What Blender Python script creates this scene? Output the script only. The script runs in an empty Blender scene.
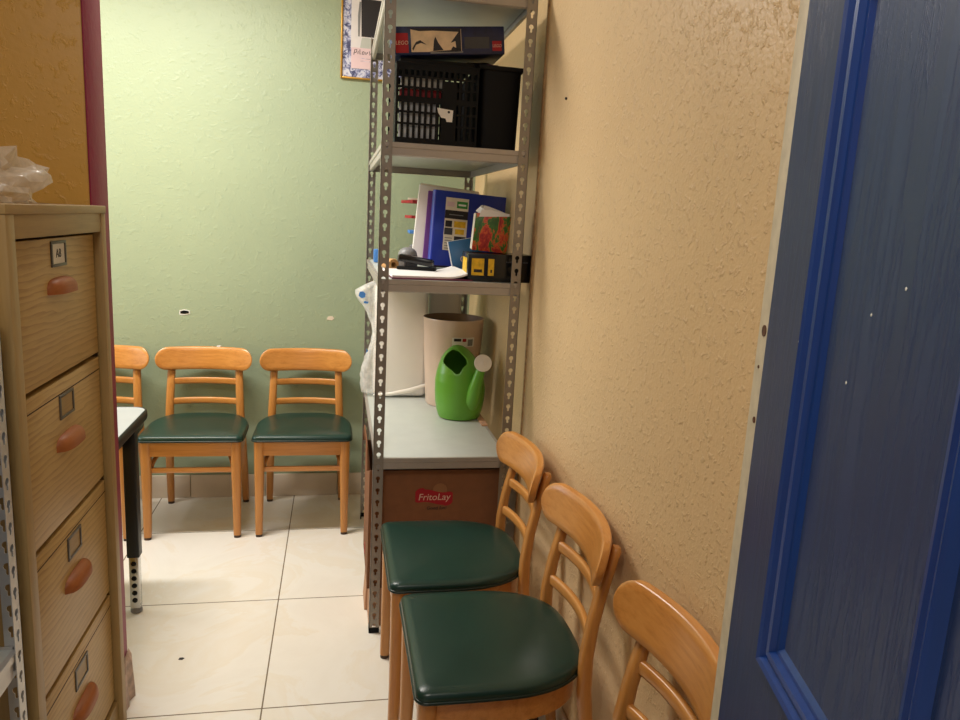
import bpy, bmesh, math, random
from mathutils import Vector, Matrix
random.seed(7)
PI = math.pi
S = bpy.context.scene
COL = S.collection

# ---------------------------------------------------------------- materials
def lin(c):
    c = c / 255.0
    return c / 12.92 if c <= 0.04045 else ((c + 0.055) / 1.055) ** 2.4

def rgb(r, g, b):
    return (lin(r), lin(g), lin(b), 1.0)

def new_mat(name):
    m = bpy.data.materials.new(name)
    m.use_nodes = True
    nt = m.node_tree
    return m, nt, nt.nodes['Principled BSDF']

def tex_co(nt, scale=(1, 1, 1), kind='Object', rot=(0, 0, 0)):
    tc = nt.nodes.new('ShaderNodeTexCoord')
    mp = nt.nodes.new('ShaderNodeMapping')
    mp.inputs['Scale'].default_value = scale
    mp.inputs['Rotation'].default_value = rot
    nt.links.new(tc.outputs[kind], mp.inputs['Vector'])
    return mp.outputs['Vector']

def noise(nt, vec, scale, detail=3, rough=0.55, dist=0.0):
    n = nt.nodes.new('ShaderNodeTexNoise')
    n.inputs['Scale'].default_value = scale
    n.inputs['Detail'].default_value = detail
    n.inputs['Roughness'].default_value = rough
    n.inputs['Distortion'].default_value = dist
    nt.links.new(vec, n.inputs['Vector'])
    return n.outputs['Fac']

def ramp(nt, fac, stops):
    r = nt.nodes.new('ShaderNodeValToRGB')
    e = r.color_ramp.elements
    while len(e) < len(stops):
        e.new(0.5)
    for i, (p, c) in enumerate(stops):
        e[i].position = p
        e[i].color = c
    nt.links.new(fac, r.inputs['Fac'])
    return r.outputs['Color']

def bump(nt, height, strength, dist=0.01, normal=None):
    b = nt.nodes.new('ShaderNodeBump')
    b.inputs['Strength'].default_value = strength
    b.inputs['Distance'].default_value = dist
    nt.links.new(height, b.inputs['Height'])
    if normal is not None:
        nt.links.new(normal, b.inputs['Normal'])
    return b.outputs['Normal']

def plain(name, c, rough=0.5, metal=0.0, var=0.06, scale=18, spec=0.5, bmp=0.0, bscale=200, coat=0.0):
    m, nt, p = new_mat(name)
    v = tex_co(nt)
    d = tuple(max(0, x * (1 - var)) for x in c[:3]) + (1,)
    l = tuple(min(1, x * (1 + var)) for x in c[:3]) + (1,)
    col = ramp(nt, noise(nt, v, scale), [(0.3, d), (0.7, l)])
    nt.links.new(col, p.inputs['Base Color'])
    p.inputs['Roughness'].default_value = rough
    p.inputs['Metallic'].default_value = metal
    p.inputs['Specular IOR Level'].default_value = spec
    p.inputs['Coat Weight'].default_value = coat
    if bmp:
        nt.links.new(bump(nt, noise(nt, v, bscale, 2), bmp, 0.002), p.inputs['Normal'])
    return m

def wood(name, c_dark, c_mid, c_light, axis='x', rough=0.4, freq=1.0, bands=0.5, coat=0.0):
    """grain runs along axis"""
    m, nt, p = new_mat(name)
    s = {'x': (1.5, 22, 22), 'y': (22, 1.5, 22), 'z': (22, 22, 1.5)}[axis]
    s = tuple(q * freq for q in s)
    v = tex_co(nt, s)
    f1 = noise(nt, v, 1.6, 5, 0.62, 1.2)
    f2 = noise(nt, v, 7.0, 3, 0.6, 0.4)
    mx = nt.nodes.new('ShaderNodeMath'); mx.operation = 'MULTIPLY_ADD'
    nt.links.new(f2, mx.inputs[0]); mx.inputs[1].default_value = 0.35
    ml = nt.nodes.new('ShaderNodeMath'); ml.operation = 'MULTIPLY'; ml.inputs[1].default_value = 0.65
    nt.links.new(f1, ml.inputs[0]); nt.links.new(ml.outputs[0], mx.inputs[2])
    lo, hi = 0.5 - 0.28 * bands, 0.5 + 0.28 * bands
    col = ramp(nt, mx.outputs[0], [(lo, c_dark), (0.5, c_mid), (hi, c_light)])
    nt.links.new(col, p.inputs['Base Color'])
    p.inputs['Roughness'].default_value = rough
    p.inputs['Coat Weight'].default_value = coat
    p.inputs['Coat Roughness'].default_value = 0.25
    nt.links.new(bump(nt, mx.outputs[0], 0.12, 0.002), p.inputs['Normal'])
    return m

def oak_cathedral(name):
    """flat-sawn oak, grain running across the drawer (along y), with slanted cathedral bands"""
    m, nt, p = new_mat(name)
    v = tex_co(nt, (6, 1.3, 6), 'Object', (0.10, 0, 0))
    w = nt.nodes.new('ShaderNodeTexWave')
    w.wave_type = 'BANDS'; w.bands_direction = 'Z'; w.wave_profile = 'SAW'
    w.inputs['Scale'].default_value = 3.6
    w.inputs['Distortion'].default_value = 9.0
    w.inputs['Detail'].default_value = 3.0
    w.inputs['Detail Scale'].default_value = 0.7
    w.inputs['Detail Roughness'].default_value = 0.55
    nt.links.new(v, w.inputs['Vector'])
    v2 = tex_co(nt, (60, 4, 60))
    f2 = noise(nt, v2, 3, 3, 0.6)
    a = nt.nodes.new('ShaderNodeMath'); a.operation = 'MULTIPLY_ADD'; a.inputs[1].default_value = 0.40
    b = nt.nodes.new('ShaderNodeMath'); b.operation = 'MULTIPLY'; b.inputs[1].default_value = 0.60
    nt.links.new(f2, b.inputs[0]); nt.links.new(w.outputs['Fac'], a.inputs[0]); nt.links.new(b.outputs[0], a.inputs[2])
    col = ramp(nt, a.outputs[0], [(0.12, rgb(198, 166, 108)), (0.5, rgb(188, 155, 97)), (0.80, rgb(160, 126, 74))])
    nt.links.new(col, p.inputs['Base Color'])
    p.inputs['Roughness'].default_value = 0.42
    nt.links.new(bump(nt, a.outputs[0], 0.04, 0.002), p.inputs['Normal'])
    return m

def plaster(name, c, rough=0.45, b1=0.5, b2=0.35, s1=55, s2=18, var=0.05, spec=0.4, d=0.004):
    """painted skip-trowel / orange-peel plaster"""
    m, nt, p = new_mat(name)
    v = tex_co(nt)
    f0 = noise(nt, v, 1.3, 3)
    dk = tuple(x * (1 - var) for x in c[:3]) + (1,)
    lt = tuple(min(1, x * (1 + var)) for x in c[:3]) + (1,)
    nt.links.new(ramp(nt, f0, [(0.3, dk), (0.7, lt)]), p.inputs['Base Color'])
    fine = noise(nt, v, s1, 3, 0.5, 0.1)
    blob = noise(nt, v, s2, 4, 0.6, 0.25)
    rb = ramp(nt, blob, [(0.54, (0, 0, 0, 1)), (0.68, (1, 1, 1, 1))])
    n1 = bump(nt, fine, b1, d)
    n2 = bump(nt, rb, b2, d * 0.6, n1)
    nt.links.new(n2, p.inputs['Normal'])
    p.inputs['Roughness'].default_value = rough
    p.inputs['Specular IOR Level'].default_value = spec
    return m

def floor_tiles(name):
    m, nt, p = new_mat(name)
    tc = nt.nodes.new('ShaderNodeTexCoord')
    sep = nt.nodes.new('ShaderNodeSeparateXYZ')
    nt.links.new(tc.outputs['Object'], sep.inputs[0])
    def line(out, off, size, half):
        a = nt.nodes.new('ShaderNodeMath'); a.operation = 'SUBTRACT'; a.inputs[1].default_value = off
        nt.links.new(out, a.inputs[0])
        b = nt.nodes.new('ShaderNodeMath'); b.operation = 'PINGPONG'; b.inputs[1].default_value = size / 2
        nt.links.new(a.outputs[0], b.inputs[0])
        c = nt.nodes.new('ShaderNodeMath'); c.operation = 'LESS_THAN'; c.inputs[1].default_value = half
        nt.links.new(b.outputs[0], c.inputs[0])
        return c.outputs[0]
    gx = line(sep.outputs['X'], -0.197, 0.642, 0.0022)
    gy = line(sep.outputs['Y'], 2.006, 0.632, 0.0022)
    mx = nt.nodes.new('ShaderNodeMath'); mx.operation = 'MAXIMUM'
    nt.links.new(gx, mx.inputs[0]); nt.links.new(gy, mx.inputs[1])
    v = tex_co(nt)
    f = noise(nt, v, 2.2, 6, 0.62, 1.6)
    tile = ramp(nt, f, [(0.30, rgb(238, 231, 219)), (0.48, rgb(242, 236, 225)), (0.52, rgb(239, 230, 214)), (0.7, rgb(243, 238, 229))])
    mix = nt.nodes.new('ShaderNodeMix'); mix.data_type = 'RGBA'
    nt.links.new(mx.outputs[0], mix.inputs['Factor'])
    nt.links.new(tile, mix.inputs['A'])
    mix.inputs['B'].default_value = rgb(128, 112, 92)
    nt.links.new(mix.outputs['Result'], p.inputs['Base Color'])
    p.inputs['Roughness'].default_value = 0.24
    p.inputs['Specular IOR Level'].default_value = 0.35
    inv = nt.nodes.new('ShaderNodeMath'); inv.operation = 'SUBTRACT'; inv.inputs[0].default_value = 1
    nt.links.new(mx.outputs[0], inv.inputs[1])
    nt.links.new(bump(nt, inv.outputs[0], 0.5, 0.002), p.inputs['Normal'])
    return m

def film(name, tint=(0.95, 0.95, 0.95, 1), through=0.4, rough=0.25):
    m, nt, p = new_mat(name)
    p.inputs['Base Color'].default_value = tint
    p.inputs['Roughness'].default_value = rough
    tr = nt.nodes.new('ShaderNodeBsdfTransparent')
    tl = nt.nodes.new('ShaderNodeBsdfTranslucent'); tl.inputs['Color'].default_value = tint
    mx0 = nt.nodes.new('ShaderNodeMixShader'); mx0.inputs[0].default_value = 0.35
    mx = nt.nodes.new('ShaderNodeMixShader')
    v = tex_co(nt)
    f = noise(nt, v, 40, 3)
    r = ramp(nt, f, [(0.3, (through + .15,) * 3 + (1,)), (0.7, (max(0, through - .15),) * 3 + (1,))])
    nt.links.new(r, mx.inputs[0])
    nt.links.new(p.outputs[0], mx0.inputs[1]); nt.links.new(tl.outputs[0], mx0.inputs[2])
    nt.links.new(mx0.outputs[0], mx.inputs[1]); nt.links.new(tr.outputs[0], mx.inputs[2])
    out = nt.nodes['Material Output']
    nt.links.new(mx.outputs[0], out.inputs['Surface'])
    nt.links.new(bump(nt, noise(nt, v, 14, 3, .5, .8), 0.5, 0.008), p.inputs['Normal'])
    return m

def glow(name, c, s):
    m, nt, p = new_mat(name)
    p.inputs['Emission Color'].default_value = c
    p.inputs['Emission Strength'].default_value = s
    return m

def door_paint(name, c, grain=True, rough=0.38):
    m, nt, p = new_mat(name)
    v = tex_co(nt, (30, 30, 1.6))
    f = noise(nt, v, 1.5, 4, 0.55, 2.2)
    dk = tuple(x * 0.9 for x in c[:3]) + (1,); lt = tuple(x * 1.1 for x in c[:3]) + (1,)
    nt.links.new(ramp(nt, f, [(0.35, dk), (0.65, lt)]), p.inputs['Base Color'])
    if grain:
        nt.links.new(bump(nt, ramp(nt, f, [(0.47, (0, 0, 0, 1)), (0.5, (1, 1, 1, 1)), (0.53, (0, 0, 0, 1))]), 0.18, 0.002), p.inputs['Normal'])
    p.inputs['Roughness'].default_value = rough
    return m

M = {}
M['green_wall'] = plaster('green_wall', rgb(158, 173, 145), 0.42, 0.22, 0.30, 90, 34)
M['tan_wall'] = plaster('tan_wall', rgb(216, 184, 138), 0.42, 0.30, 0.60, 120, 66, d=0.004)
M['ochre_wall'] = plaster('ochre_wall', rgb(212, 166, 76), 0.40, 0.16, 0.45, 60, 34)
M['pink'] = plaster('pink', rgb(142, 26, 66), 0.5, 0.2, 0.1, 60, 20)
M['ceiling'] = plaster('ceiling', rgb(232, 228, 220), 0.8, 0.3, 0.2)
M['floor'] = floor_tiles('floor_tiles')
M['base_tile'] = plain('base_tile', rgb(228, 214, 194), 0.3, var=0.05, scale=8)
M['honey'] = wood('honey_wood', rgb(184, 118, 52), rgb(203, 137, 66), rgb(211, 147, 76), 'x', 0.30, 1.0, 0.6, 0.4)
M['honey_z'] = wood('honey_wood_upright', rgb(178, 115, 52), rgb(197, 134, 66), rgb(208, 147, 78), 'z', 0.34, 1.0, 0.9, 0.25)
M['green_vinyl'] = plain('green_vinyl', rgb(24, 54, 46), 0.30, var=0.08, scale=10, bmp=0.06, bscale=600)
M['green_welt'] = plain('green_welt', rgb(14, 38, 30), 0.35)
M['glide'] = plain('dark_glide', rgb(70, 48, 30), 0.6)
M['oak_front'] = oak_cathedral('oak_drawer')
M['oak_z'] = wood('oak_upright', rgb(140, 112, 66), rgb(164, 135, 84), rgb(178, 149, 97), 'z', 0.45, 1.4, 1.3)
M['oak_y'] = wood('oak_rail', rgb(140, 112, 66), rgb(164, 135, 84), rgb(178, 149, 97), 'y', 0.45, 1.4, 1.3)
M['pull'] = wood('cherry_pull', rgb(132, 70, 28), rgb(156, 88, 38), rgb(172, 102, 50), 'y', 0.5, 1.2, 1.0, 0.0)
M['pewter'] = plain('pewter', rgb(110, 105, 98), 0.4, 0.7)
M['white_card'] = plain('white_card', rgb(232, 228, 220), 0.7)
M['ink'] = plain('ink', rgb(36, 32, 36), 0.6)
M['gap'] = plain('shadow_gap', rgb(52, 32, 18), 0.8)
M['steel'] = plain('grey_steel', rgb(150, 142, 132), 0.42, 0.55, var=0.06)
M['steel_beam'] = plain('grey_beam', rgb(176, 168, 160), 0.42, 0.3, var=0.05)
M['steel_board'] = plain('grey_board', rgb(192, 196, 190), 0.40, 0.0, var=0.03)
M['galv'] = plain('galvanised', rgb(205, 203, 200), 0.4, 0.5)
M['tabletop'] = plain('white_laminate', rgb(176, 181, 184), 0.35, var=0.03)
M['black_edge'] = plain('black_edge', rgb(20, 20, 22), 0.45)
M['chrome'] = plain('chrome', rgb(205, 205, 205), 0.2, 1.0, var=0.02)
M['black_plastic'] = plain('black_plastic', rgb(3, 3, 4), 0.6, spec=0.25)
M['black_gloss'] = plain('black_gloss', rgb(12, 12, 14), 0.25)
M['cardboard'] = plain('cardboard', rgb(132, 86, 54), 0.85, var=0.06, scale=30)
M['cardboard_in'] = plain('cardboard_inside', rgb(104, 66, 40), 0.9, var=0.06)
M['cardboard_pink'] = plain('cardboard_pale', rgb(196, 152, 120), 0.85, var=0.08)
M['logo_red'] = plain('logo_red', rgb(168, 20, 34), 0.6)
M['logo_white'] = plain('logo_white', rgb(222, 190, 170), 0.6)
M['logo_sun'] = plain('logo_sun', rgb(150, 104, 66), 0.7)
M['can_green'] = plain('can_green', rgb(98, 160, 50), 0.32, var=0.05, scale=6)
M['rose_white'] = plain('rose_cream', rgb(232, 222, 208), 0.4)
M['bin_beige'] = plain('bin_taupe', rgb(216, 192, 174), 0.33, 0.08, var=0.03)
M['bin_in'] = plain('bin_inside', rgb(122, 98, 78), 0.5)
M['paper'] = plain('paper', rgb(238, 236, 234), 0.7, var=0.02)
M['paper_cream'] = plain('paper_cream', rgb(230, 222, 206), 0.7, var=0.04)
M['pack_white'] = plain('foam_white', rgb(246, 242, 235), 0.6, var=0.02)
M['film'] = film('clear_film', (0.98, 0.97, 0.96, 1), 0.50, 0.15)
def wrap_film():
    m, nt, p = new_mat('thin_wrap')
    p.inputs['Base Color'].default_value = (0.97, 0.96, 0.95, 1); p.inputs['Roughness'].default_value = 0.16
    tr = nt.nodes.new('ShaderNodeBsdfTransparent'); mx = nt.nodes.new('ShaderNodeMixShader'); mx.inputs[0].default_value = 0.82
    nt.links.new(p.outputs[0], mx.inputs[1]); nt.links.new(tr.outputs[0], mx.inputs[2])
    nt.links.new(mx.outputs[0], nt.nodes['Material Output'].inputs['Surface'])
    return m
M['wrap'] = wrap_film()
M['film_soft'] = film('crumpled_film', (0.86, 0.78, 0.66, 1), 0.45, 0.3)
M['print_blue'] = plain('print_blue', rgb(70, 130, 205), 0.5)
M['binder_blue'] = plain('binder_blue', rgb(22, 48, 158), 0.32, var=0.04)
M['purple'] = plain('purple_folder', rgb(112, 62, 140), 0.45)
M['maroon'] = plain('maroon_folder', rgb(98, 34, 62), 0.5)
M['teal'] = plain('teal_cover', rgb(22, 84, 128), 0.4)
M['tissue'] = plain('tissue', rgb(242, 238, 234), 0.9, var=0.02)
M['yellow'] = plain('yellow_print', rgb(226, 182, 34), 0.5, var=0.25, scale=60)
M['grey_dark'] = plain('charcoal', rgb(62, 62, 66), 0.45)
M['grey_mid'] = plain('mid_grey', rgb(132, 132, 134), 0.4)
M['tan_roll'] = plain('kraft_roll', rgb(206, 158, 104), 0.7)
M['red_card'] = plain('red_card', rgb(172, 36, 42), 0.6, var=0.3, scale=60)
M['card_green'] = plain('card_green', rgb(44, 138, 60), 0.5)
M['box_navy'] = plain('box_navy', rgb(24, 34, 78), 0.4, var=0.35, scale=40)
M['scene_print'] = plain('box_picture', rgb(232, 206, 172), 0.5, var=0.14, scale=30)
M['scene_dark'] = plain('box_picture_dark', rgb(34, 32, 38), 0.5)
M['gold'] = plain('gold_frame', rgb(186, 142, 62), 0.35, 0.6)
M['poster_white'] = plain('poster_white', rgb(226, 222, 224), 0.5, var=0.03)
M['poster_pink'] = plain('poster_note', rgb(226, 200, 206), 0.6, var=0.03)
M['door_blue'] = door_paint('door_blue', rgb(34, 56, 102))
M['door_mould'] = door_paint('door_mould_blue', rgb(20, 62, 136), False, 0.35)
M['raw_edge'] = plain('raw_door_edge', rgb(206, 196, 172), 0.6, var=0.10, scale=40)
M['rust'] = plain('rust', rgb(92, 56, 34), 0.7, var=0.3, scale=90)
M['chip'] = plain('chip_white', rgb(226, 226, 222), 0.7)
M['marble'] = plain('marble_chip', rgb(178, 148, 128), 0.4, var=0.35, scale=40)
M['caulk'] = plain('caulk_bead', rgb(172, 134, 88), 0.6, var=0.35, scale=60)
M['lamp'] = glow('lamp_tube', (1, 0.93, 0.82, 1), 2.0)
M['glass_day'] = glow('daylit_pane', (0.8, 0.9, 1, 1), 1.5)

def poster_mat():
    m, nt, p = new_mat('poster_border')
    v = tex_co(nt)
    f = noise(nt, v, 42, 2, 0.7, 1.0)
    c = ramp(nt, f, [(0.40, rgb(70, 74, 110)), (0.5, rgb(150, 156, 196)), (0.6, rgb(214, 216, 232))])
    nt.links.new(c, p.inputs['Base Color']); p.inputs['Roughness'].default_value = 0.3
    return m
M['poster_border'] = poster_mat()

def tissue_box_mat():
    m, nt, p = new_mat('tissue_box_print')
    v = tex_co(nt, (1.3, 1.3, 0.6))
    f = noise(nt, v, 26, 4, 0.7, 0.5)
    c = ramp(nt, f, [(0.30, rgb(120, 24, 26)), (0.44, rgb(188, 52, 36)), (0.50, rgb(220, 100, 44)), (0.54, rgb(70, 120, 40)), (0.66, rgb(44, 92, 34)), (0.74, rgb(172, 34, 34))])
    nt.links.new(c, p.inputs['Base Color']); p.inputs['Roughness'].default_value = 0.4
    return m
M['tissue_print'] = tissue_box_mat()

# ---------------------------------------------------------------- mesh helpers
def bm_new():
    return bmesh.new()

def mk(name, bm, m, parent=None, smooth=40, loc=None, rot=None):
    bmesh.ops.recalc_face_normals(bm, faces=bm.faces[:])
    me = bpy.data.meshes.new(name)
    bm.to_mesh(me); bm.free()
    ms = m if isinstance(m, (list, tuple)) else [m]
    for x in ms:
        me.materials.append(x)
    if smooth:
        for p in me.polygons:
            p.use_smooth = True
        me.set_sharp_from_angle(angle=math.radians(smooth))
    o = bpy.data.objects.new(name, me)
    COL.objects.link(o)
    if parent is not None:
        o.parent = parent
    if loc is not None:
        o.location = loc
    if rot is not None:
        o.rotation_euler = rot
    return o

def box(bm, x0, x1, y0, y1, z0, z1, bev=0.0, seg=2, mi=0):
    r = bmesh.ops.create_cube(bm, size=1.0)
    vs = r['verts']
    for v in vs:
        v.co = Vector(((x0 + x1) / 2 + v.co.x * (x1 - x0), (y0 + y1) / 2 + v.co.y * (y1 - y0), (z0 + z1) / 2 + v.co.z * (z1 - z0)))
    if bev > 0:
        es = list({e for v in vs for e in v.link_edges})
        bmesh.ops.bevel(bm, geom=es, offset=bev, segments=seg, profile=0.5, affect='EDGES')
    if mi:
        for f in {f for v in vs if v.is_valid for f in v.link_faces}:
            f.material_index = mi
    return bm

def B(*a, **k):
    return box(bm_new(), *a, **k)

def sweep(bm, pts, prof, n=12, power=2.0, up=Vector((0, 0, 1)), cap=True, closed=False):
    """prof: list of (a,b) half sizes per point; superellipse section"""
    pts = [Vector(p) for p in pts]
    rings = []
    N = len(pts)
    for i, p in enumerate(pts):
        if closed:
            t = pts[(i + 1) % N] - pts[i - 1]
        else:
            t = pts[min(i + 1, N - 1)] - pts[max(i - 1, 0)]
        t.normalize()
        s = t.cross(up)
        if s.length < 1e-4:
            s = t.cross(Vector((0, 1, 0)))
        s.normalize()
        u = s.cross(t).normalized()
        a, b = prof[i] if isinstance(prof, list) else prof
        ring = []
        for k in range(n):
            th = 2 * PI * (k + 0.5) / n
            c, sn = math.cos(th), math.sin(th)
            x = math.copysign(abs(c) ** (2 / power), c) * a
            y = math.copysign(abs(sn) ** (2 / power), sn) * b
            ring.append(bm.verts.new(p + s * x + u * y))
        rings.append(ring)
    R = N if closed else N - 1
    for i in range(R):
        A, Bq = rings[i], rings[(i + 1) % N]
        for k in range(n):
            bm.faces.new((A[k], A[(k + 1) % n], Bq[(k + 1) % n], Bq[k]))
    if cap and not closed:
        bm.faces.new(rings[0]); bm.faces.new(rings[-1])
    return bm

def prism(bm, outline, z0, z1, bev=0.0):
    lo = [bm.verts.new((x, y, z0)) for x, y in outline]
    hi = [bm.verts.new((x, y, z1)) for x, y in outline]
    n = len(outline)
    fs = [bm.faces.new(lo), bm.faces.new(hi)]
    for i in range(n):
        fs.append(bm.faces.new((lo[i], lo[(i + 1) % n], hi[(i + 1) % n], hi[i])))
    if bev:
        bmesh.ops.bevel(bm, geom=[e for f in fs[:2] for e in f.edges], offset=bev, segments=2, profile=0.5, affect='EDGES')
    return bm

def lathe(bm, prof, n=40, cx=0, cy=0, sx=1.0, sy=1.0):
    rings = []
    for r, z in prof:
        rings.append([bm.verts.new((cx + sx * r * math.cos(2 * PI * k / n), cy + sy * r * math.sin(2 * PI * k / n), z)) for k in range(n)])
    for i in range(len(rings) - 1):
        for k in range(n):
            bm.faces.new((rings[i][k], rings[i][(k + 1) % n], rings[i + 1][(k + 1) % n], rings[i + 1][k]))
    return bm, rings

def text_bm(body, size, depth=0.0005, shear=0.0):
    """lettering in the xz plane facing -y, centred on the origin"""
    cu = bpy.data.curves.new('lettering', 'FONT')
    cu.body = body; cu.size = size; cu.extrude = depth; cu.shear = shear
    cu.align_x = 'CENTER'; cu.align_y = 'CENTER'
    o = bpy.data.objects.new('lettering', cu)
    COL.objects.link(o)
    bpy.context.view_layer.update()
    me = bpy.data.meshes.new_from_object(o)
    bm = bmesh.new(); bm.from_mesh(me)
    bpy.data.objects.remove(o); bpy.data.curves.remove(cu); bpy.data.meshes.remove(me)
    bm.transform(Matrix.Rotation(PI / 2, 4, 'X'))
    return bm

def thing(name, label, cat, loc=(0, 0, 0), rz=0.0, group=None, rot=None):
    o = bpy.data.objects.new(name, None)
    o.empty_display_size = 0.1
    COL.objects.link(o)
    o.location = loc
    o.rotation_euler = rot if rot else (0, 0, rz)
    o['label'] = label; o['category'] = cat
    if group:
        o['group'] = group
    return o

def tag(o, label, cat, group=None):
    o['label'] = label; o['category'] = cat
    if group:
        o['group'] = group
    return o

def struct(name, bm, m, label=None, cat=None, smooth=40):
    o = mk(name, bm, m, smooth=smooth)
    o['kind'] = 'structure'
    if label:
        o['label'] = label
    if cat:
        o['category'] = cat
    return o

# ---------------------------------------------------------------- room shell
XR, XF, YB = 0.64, 0.67, 3.70      # right wall near / recessed far part, back wall
CZ = 2.62
struct('floor', B(-2.6, 0.9, -1.2, 3.9, -0.06, 0.0), M['floor'], 'cream marbled floor tiles with thin brown grout', 'floor')
struct('ceiling', B(-2.6, 0.9, -1.2, 3.9, CZ, CZ + 0.06), M['ceiling'], 'pale plaster ceiling above both rooms', 'ceiling')
struct('wall_back', B(-2.6, 0.9, YB, YB + 0.12, 0.0, CZ), M['green_wall'], 'pale green textured wall at the far end', 'wall')
wr = bm_new()
prism(wr, [(XR, -1.2), (XR, 2.392), (XR + 0.008, 2.40), (XF, 2.40), (XF, 3.70), (0.9, 3.70), (0.9, -1.2)], 0.0, CZ)
struct('wall_right', wr, M['tan_wall'], 'tan textured wall on the right behind shelf and chairs', 'wall')
struct('wall_partition', B(-2.6, -0.599, 2.0, 2.136, 0.0, CZ, 0.004), M['ochre_wall'], 'dark ochre partition wall behind the oak cabinet', 'wall')
struct('trim_1', B(-0.599, -0.595, 1.999, 2.137, 0.0, CZ, 0.001), M['pink'], 'magenta painted end of the partition wall', 'wall')
# left wall of the back room with its window (out of frame, lets the daylight in)
wl = bm_new()
box(wl, -2.6, -2.5, 2.136, 3.70, 0.0, 0.95); box(wl, -2.6, -2.5, 2.136, 3.70, 2.1, CZ)
box(wl, -2.6, -2.5, 2.136, 2.45, 0.95, 2.1); box(wl, -2.6, -2.5, 3.55, 3.70, 0.95, 2.1)
struct('wall_left', wl, M['green_wall'], 'green wall on the left of the back room', 'wall')
wf = bm_new()
box(wf, -2.57, -2.53, 2.45, 3.55, 0.95, 0.99); box(wf, -2.57, -2.53, 2.45, 3.55, 2.06, 2.10)
box(wf, -2.57, -2.53, 2.45, 2.49, 0.95, 2.1); box(wf, -2.57, -2.53, 3.51, 3.55, 0.95, 2.1)
box(wf, -2.57, -2.53, 2.98, 3.02, 0.95, 2.1)
struct('window_1', wf, M['white_card'], 'window of the back room, left wall', 'window')
struct('wall_front_left', B(-1.32, -1.22, -1.2, 2.0, 0.0, CZ), M['ochre_wall'], 'ochre wall left of the front room', 'wall')
# tile skirting
bb = bm_new()
for i in range(9):
    x0 = -2.5 + i * 0.36
    x1 = min(x0 + 0.358, XF)
    box(bb, x0, x1, YB - 0.012, YB, 0.0, 0.118, 0.004)
struct('baseboard_back', bb, M['base_tile'], 'beige tile skirting under the green wall', 'baseboard')
bb = bm_new()
for i in range(9):
    y0 = -0.9 + i * 0.36
    box(bb, XR - 0.010, XR, y0, min(y0 + 0.358, 2.39), 0.0, 0.118, 0.004)
struct('baseboard_right', bb, M['base_tile'], 'beige tile skirting under the tan wall', 'baseboard')
# chipped marble skirting stub at the magenta wall end
bm = bm_new()
prism(bm, [(-0.595, 2.03), (-0.578, 2.035), (-0.574, 2.06), (-0.580, 2.085), (-0.570, 2.11), (-0.580, 2.145), (-0.595, 2.15)], 0.0, 0.135)
for v in bm.verts:
    if v.co.z > 0.1:
        v.co.z -= 0.05 * random.random(); v.co.x -= 0.006 * (v.co.x > -0.59)
struct('baseboard_partition', bm, M['marble'], 'chipped marble skirting stub at the magenta wall end', 'baseboard')

struct('trim_2', B(XR - 0.003, XR + 0.006, 2.384, 2.401, 0.0, CZ, 0.002), M['caulk'], 'narrow vertical caulked corner bead on the tan wall beside the shelf', 'trim')
# small marks on the walls
bm = bm_new()
prism(bm, [(-0.736, 0.926), (-0.728, 0.921), (-0.700, 0.924), (-0.686, 0.930), (-0.688, 0.944), (-0.712, 0.950), (-0.734, 0.945)], 0, 0.002)
bm.transform(Matrix.Translation((0, YB + 0.0004, 0)) @ Matrix.Rotation(PI / 2, 4, 'X'))
wh = tag(mk('wall_hole', bm, M['chip']), 'small black cable hole with chipped pale rim in the green wall', 'hole')
bm = bm_new()
prism(bm, [(-0.731, 0.930), (-0.708, 0.929), (-0.692, 0.932), (-0.693, 0.942), (-0.714, 0.945), (-0.730, 0.941)], 0, 0.0015)
bm.transform(Matrix.Translation((0, YB - 0.002, 0)) @ Matrix.Rotation(PI / 2, 4, 'X'))
mk('opening', bm, M['black_plastic'], wh)
bm = bm_new()
prism(bm, [(-0.045, 0.918), (-0.02, 0.914), (-0.008, 0.924), (-0.018, 0.936), (-0.04, 0.932)], 0, 0.002)
bm.transform(Matrix.Translation((0, YB + 0.0004, 0)) @ Matrix.Rotation(PI / 2, 4, 'X'))
tag(mk('plaster_patch', bm, M['base_tile']), 'small pale plaster chip in the green wall left of the plastic wrapped pack', 'patch')
bm = bm_new()
bmesh.ops.create_uvsphere(bm, u_segments=10, v_segments=6, radius=0.004)
tag(mk('nail', bm, M['ink'], loc=(XR - 0.002, 2.13, 1.80)), 'dark nail head high in the tan wall right of the shelf', 'nail')
bm = bm_new()
prism(bm, [(-0.008, -0.004), (0.004, -0.006), (0.009, 0.002), (0.002, 0.006), (-0.006, 0.005)], 0, 0.002)
tag(mk('floor_speck', bm, M['ink'], loc=(-0.475, 2.285, 0.0)), 'small dark speck of dirt on the floor by the magenta wall end', 'dirt')

# ---------------------------------------------------------------- chairs
def seat_outline(k=1.0, n=14):
    """half outline right side front -> back, mirrored; local -y is the front"""
    pts = []
    W, F, Bk = 0.215, -0.218, 0.188
    r = 0.026
    for i in range(6):                      # front right corner
        a = -PI / 2 + (PI / 2) * i / 5
        pts.append((W - r + r * math.cos(a), F + r + r * math.sin(a)))
    pts.append((W + 0.001, -0.10))
    y0 = -0.03
    for i in range(n + 1):                  # round back
        a = (PI / 2) * i / n
        x = W * max(0.0, math.cos(a)) ** 0.62
        y = y0 + (Bk - y0) * math.sin(a) ** 0.95
        pts.append((x, y))
    left = [(-x, y) for x, y in reversed(pts[:-1])]
    full = pts + left
    return [(x * k, (y + 0.015) * k - 0.015) for x, y in full]

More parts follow.
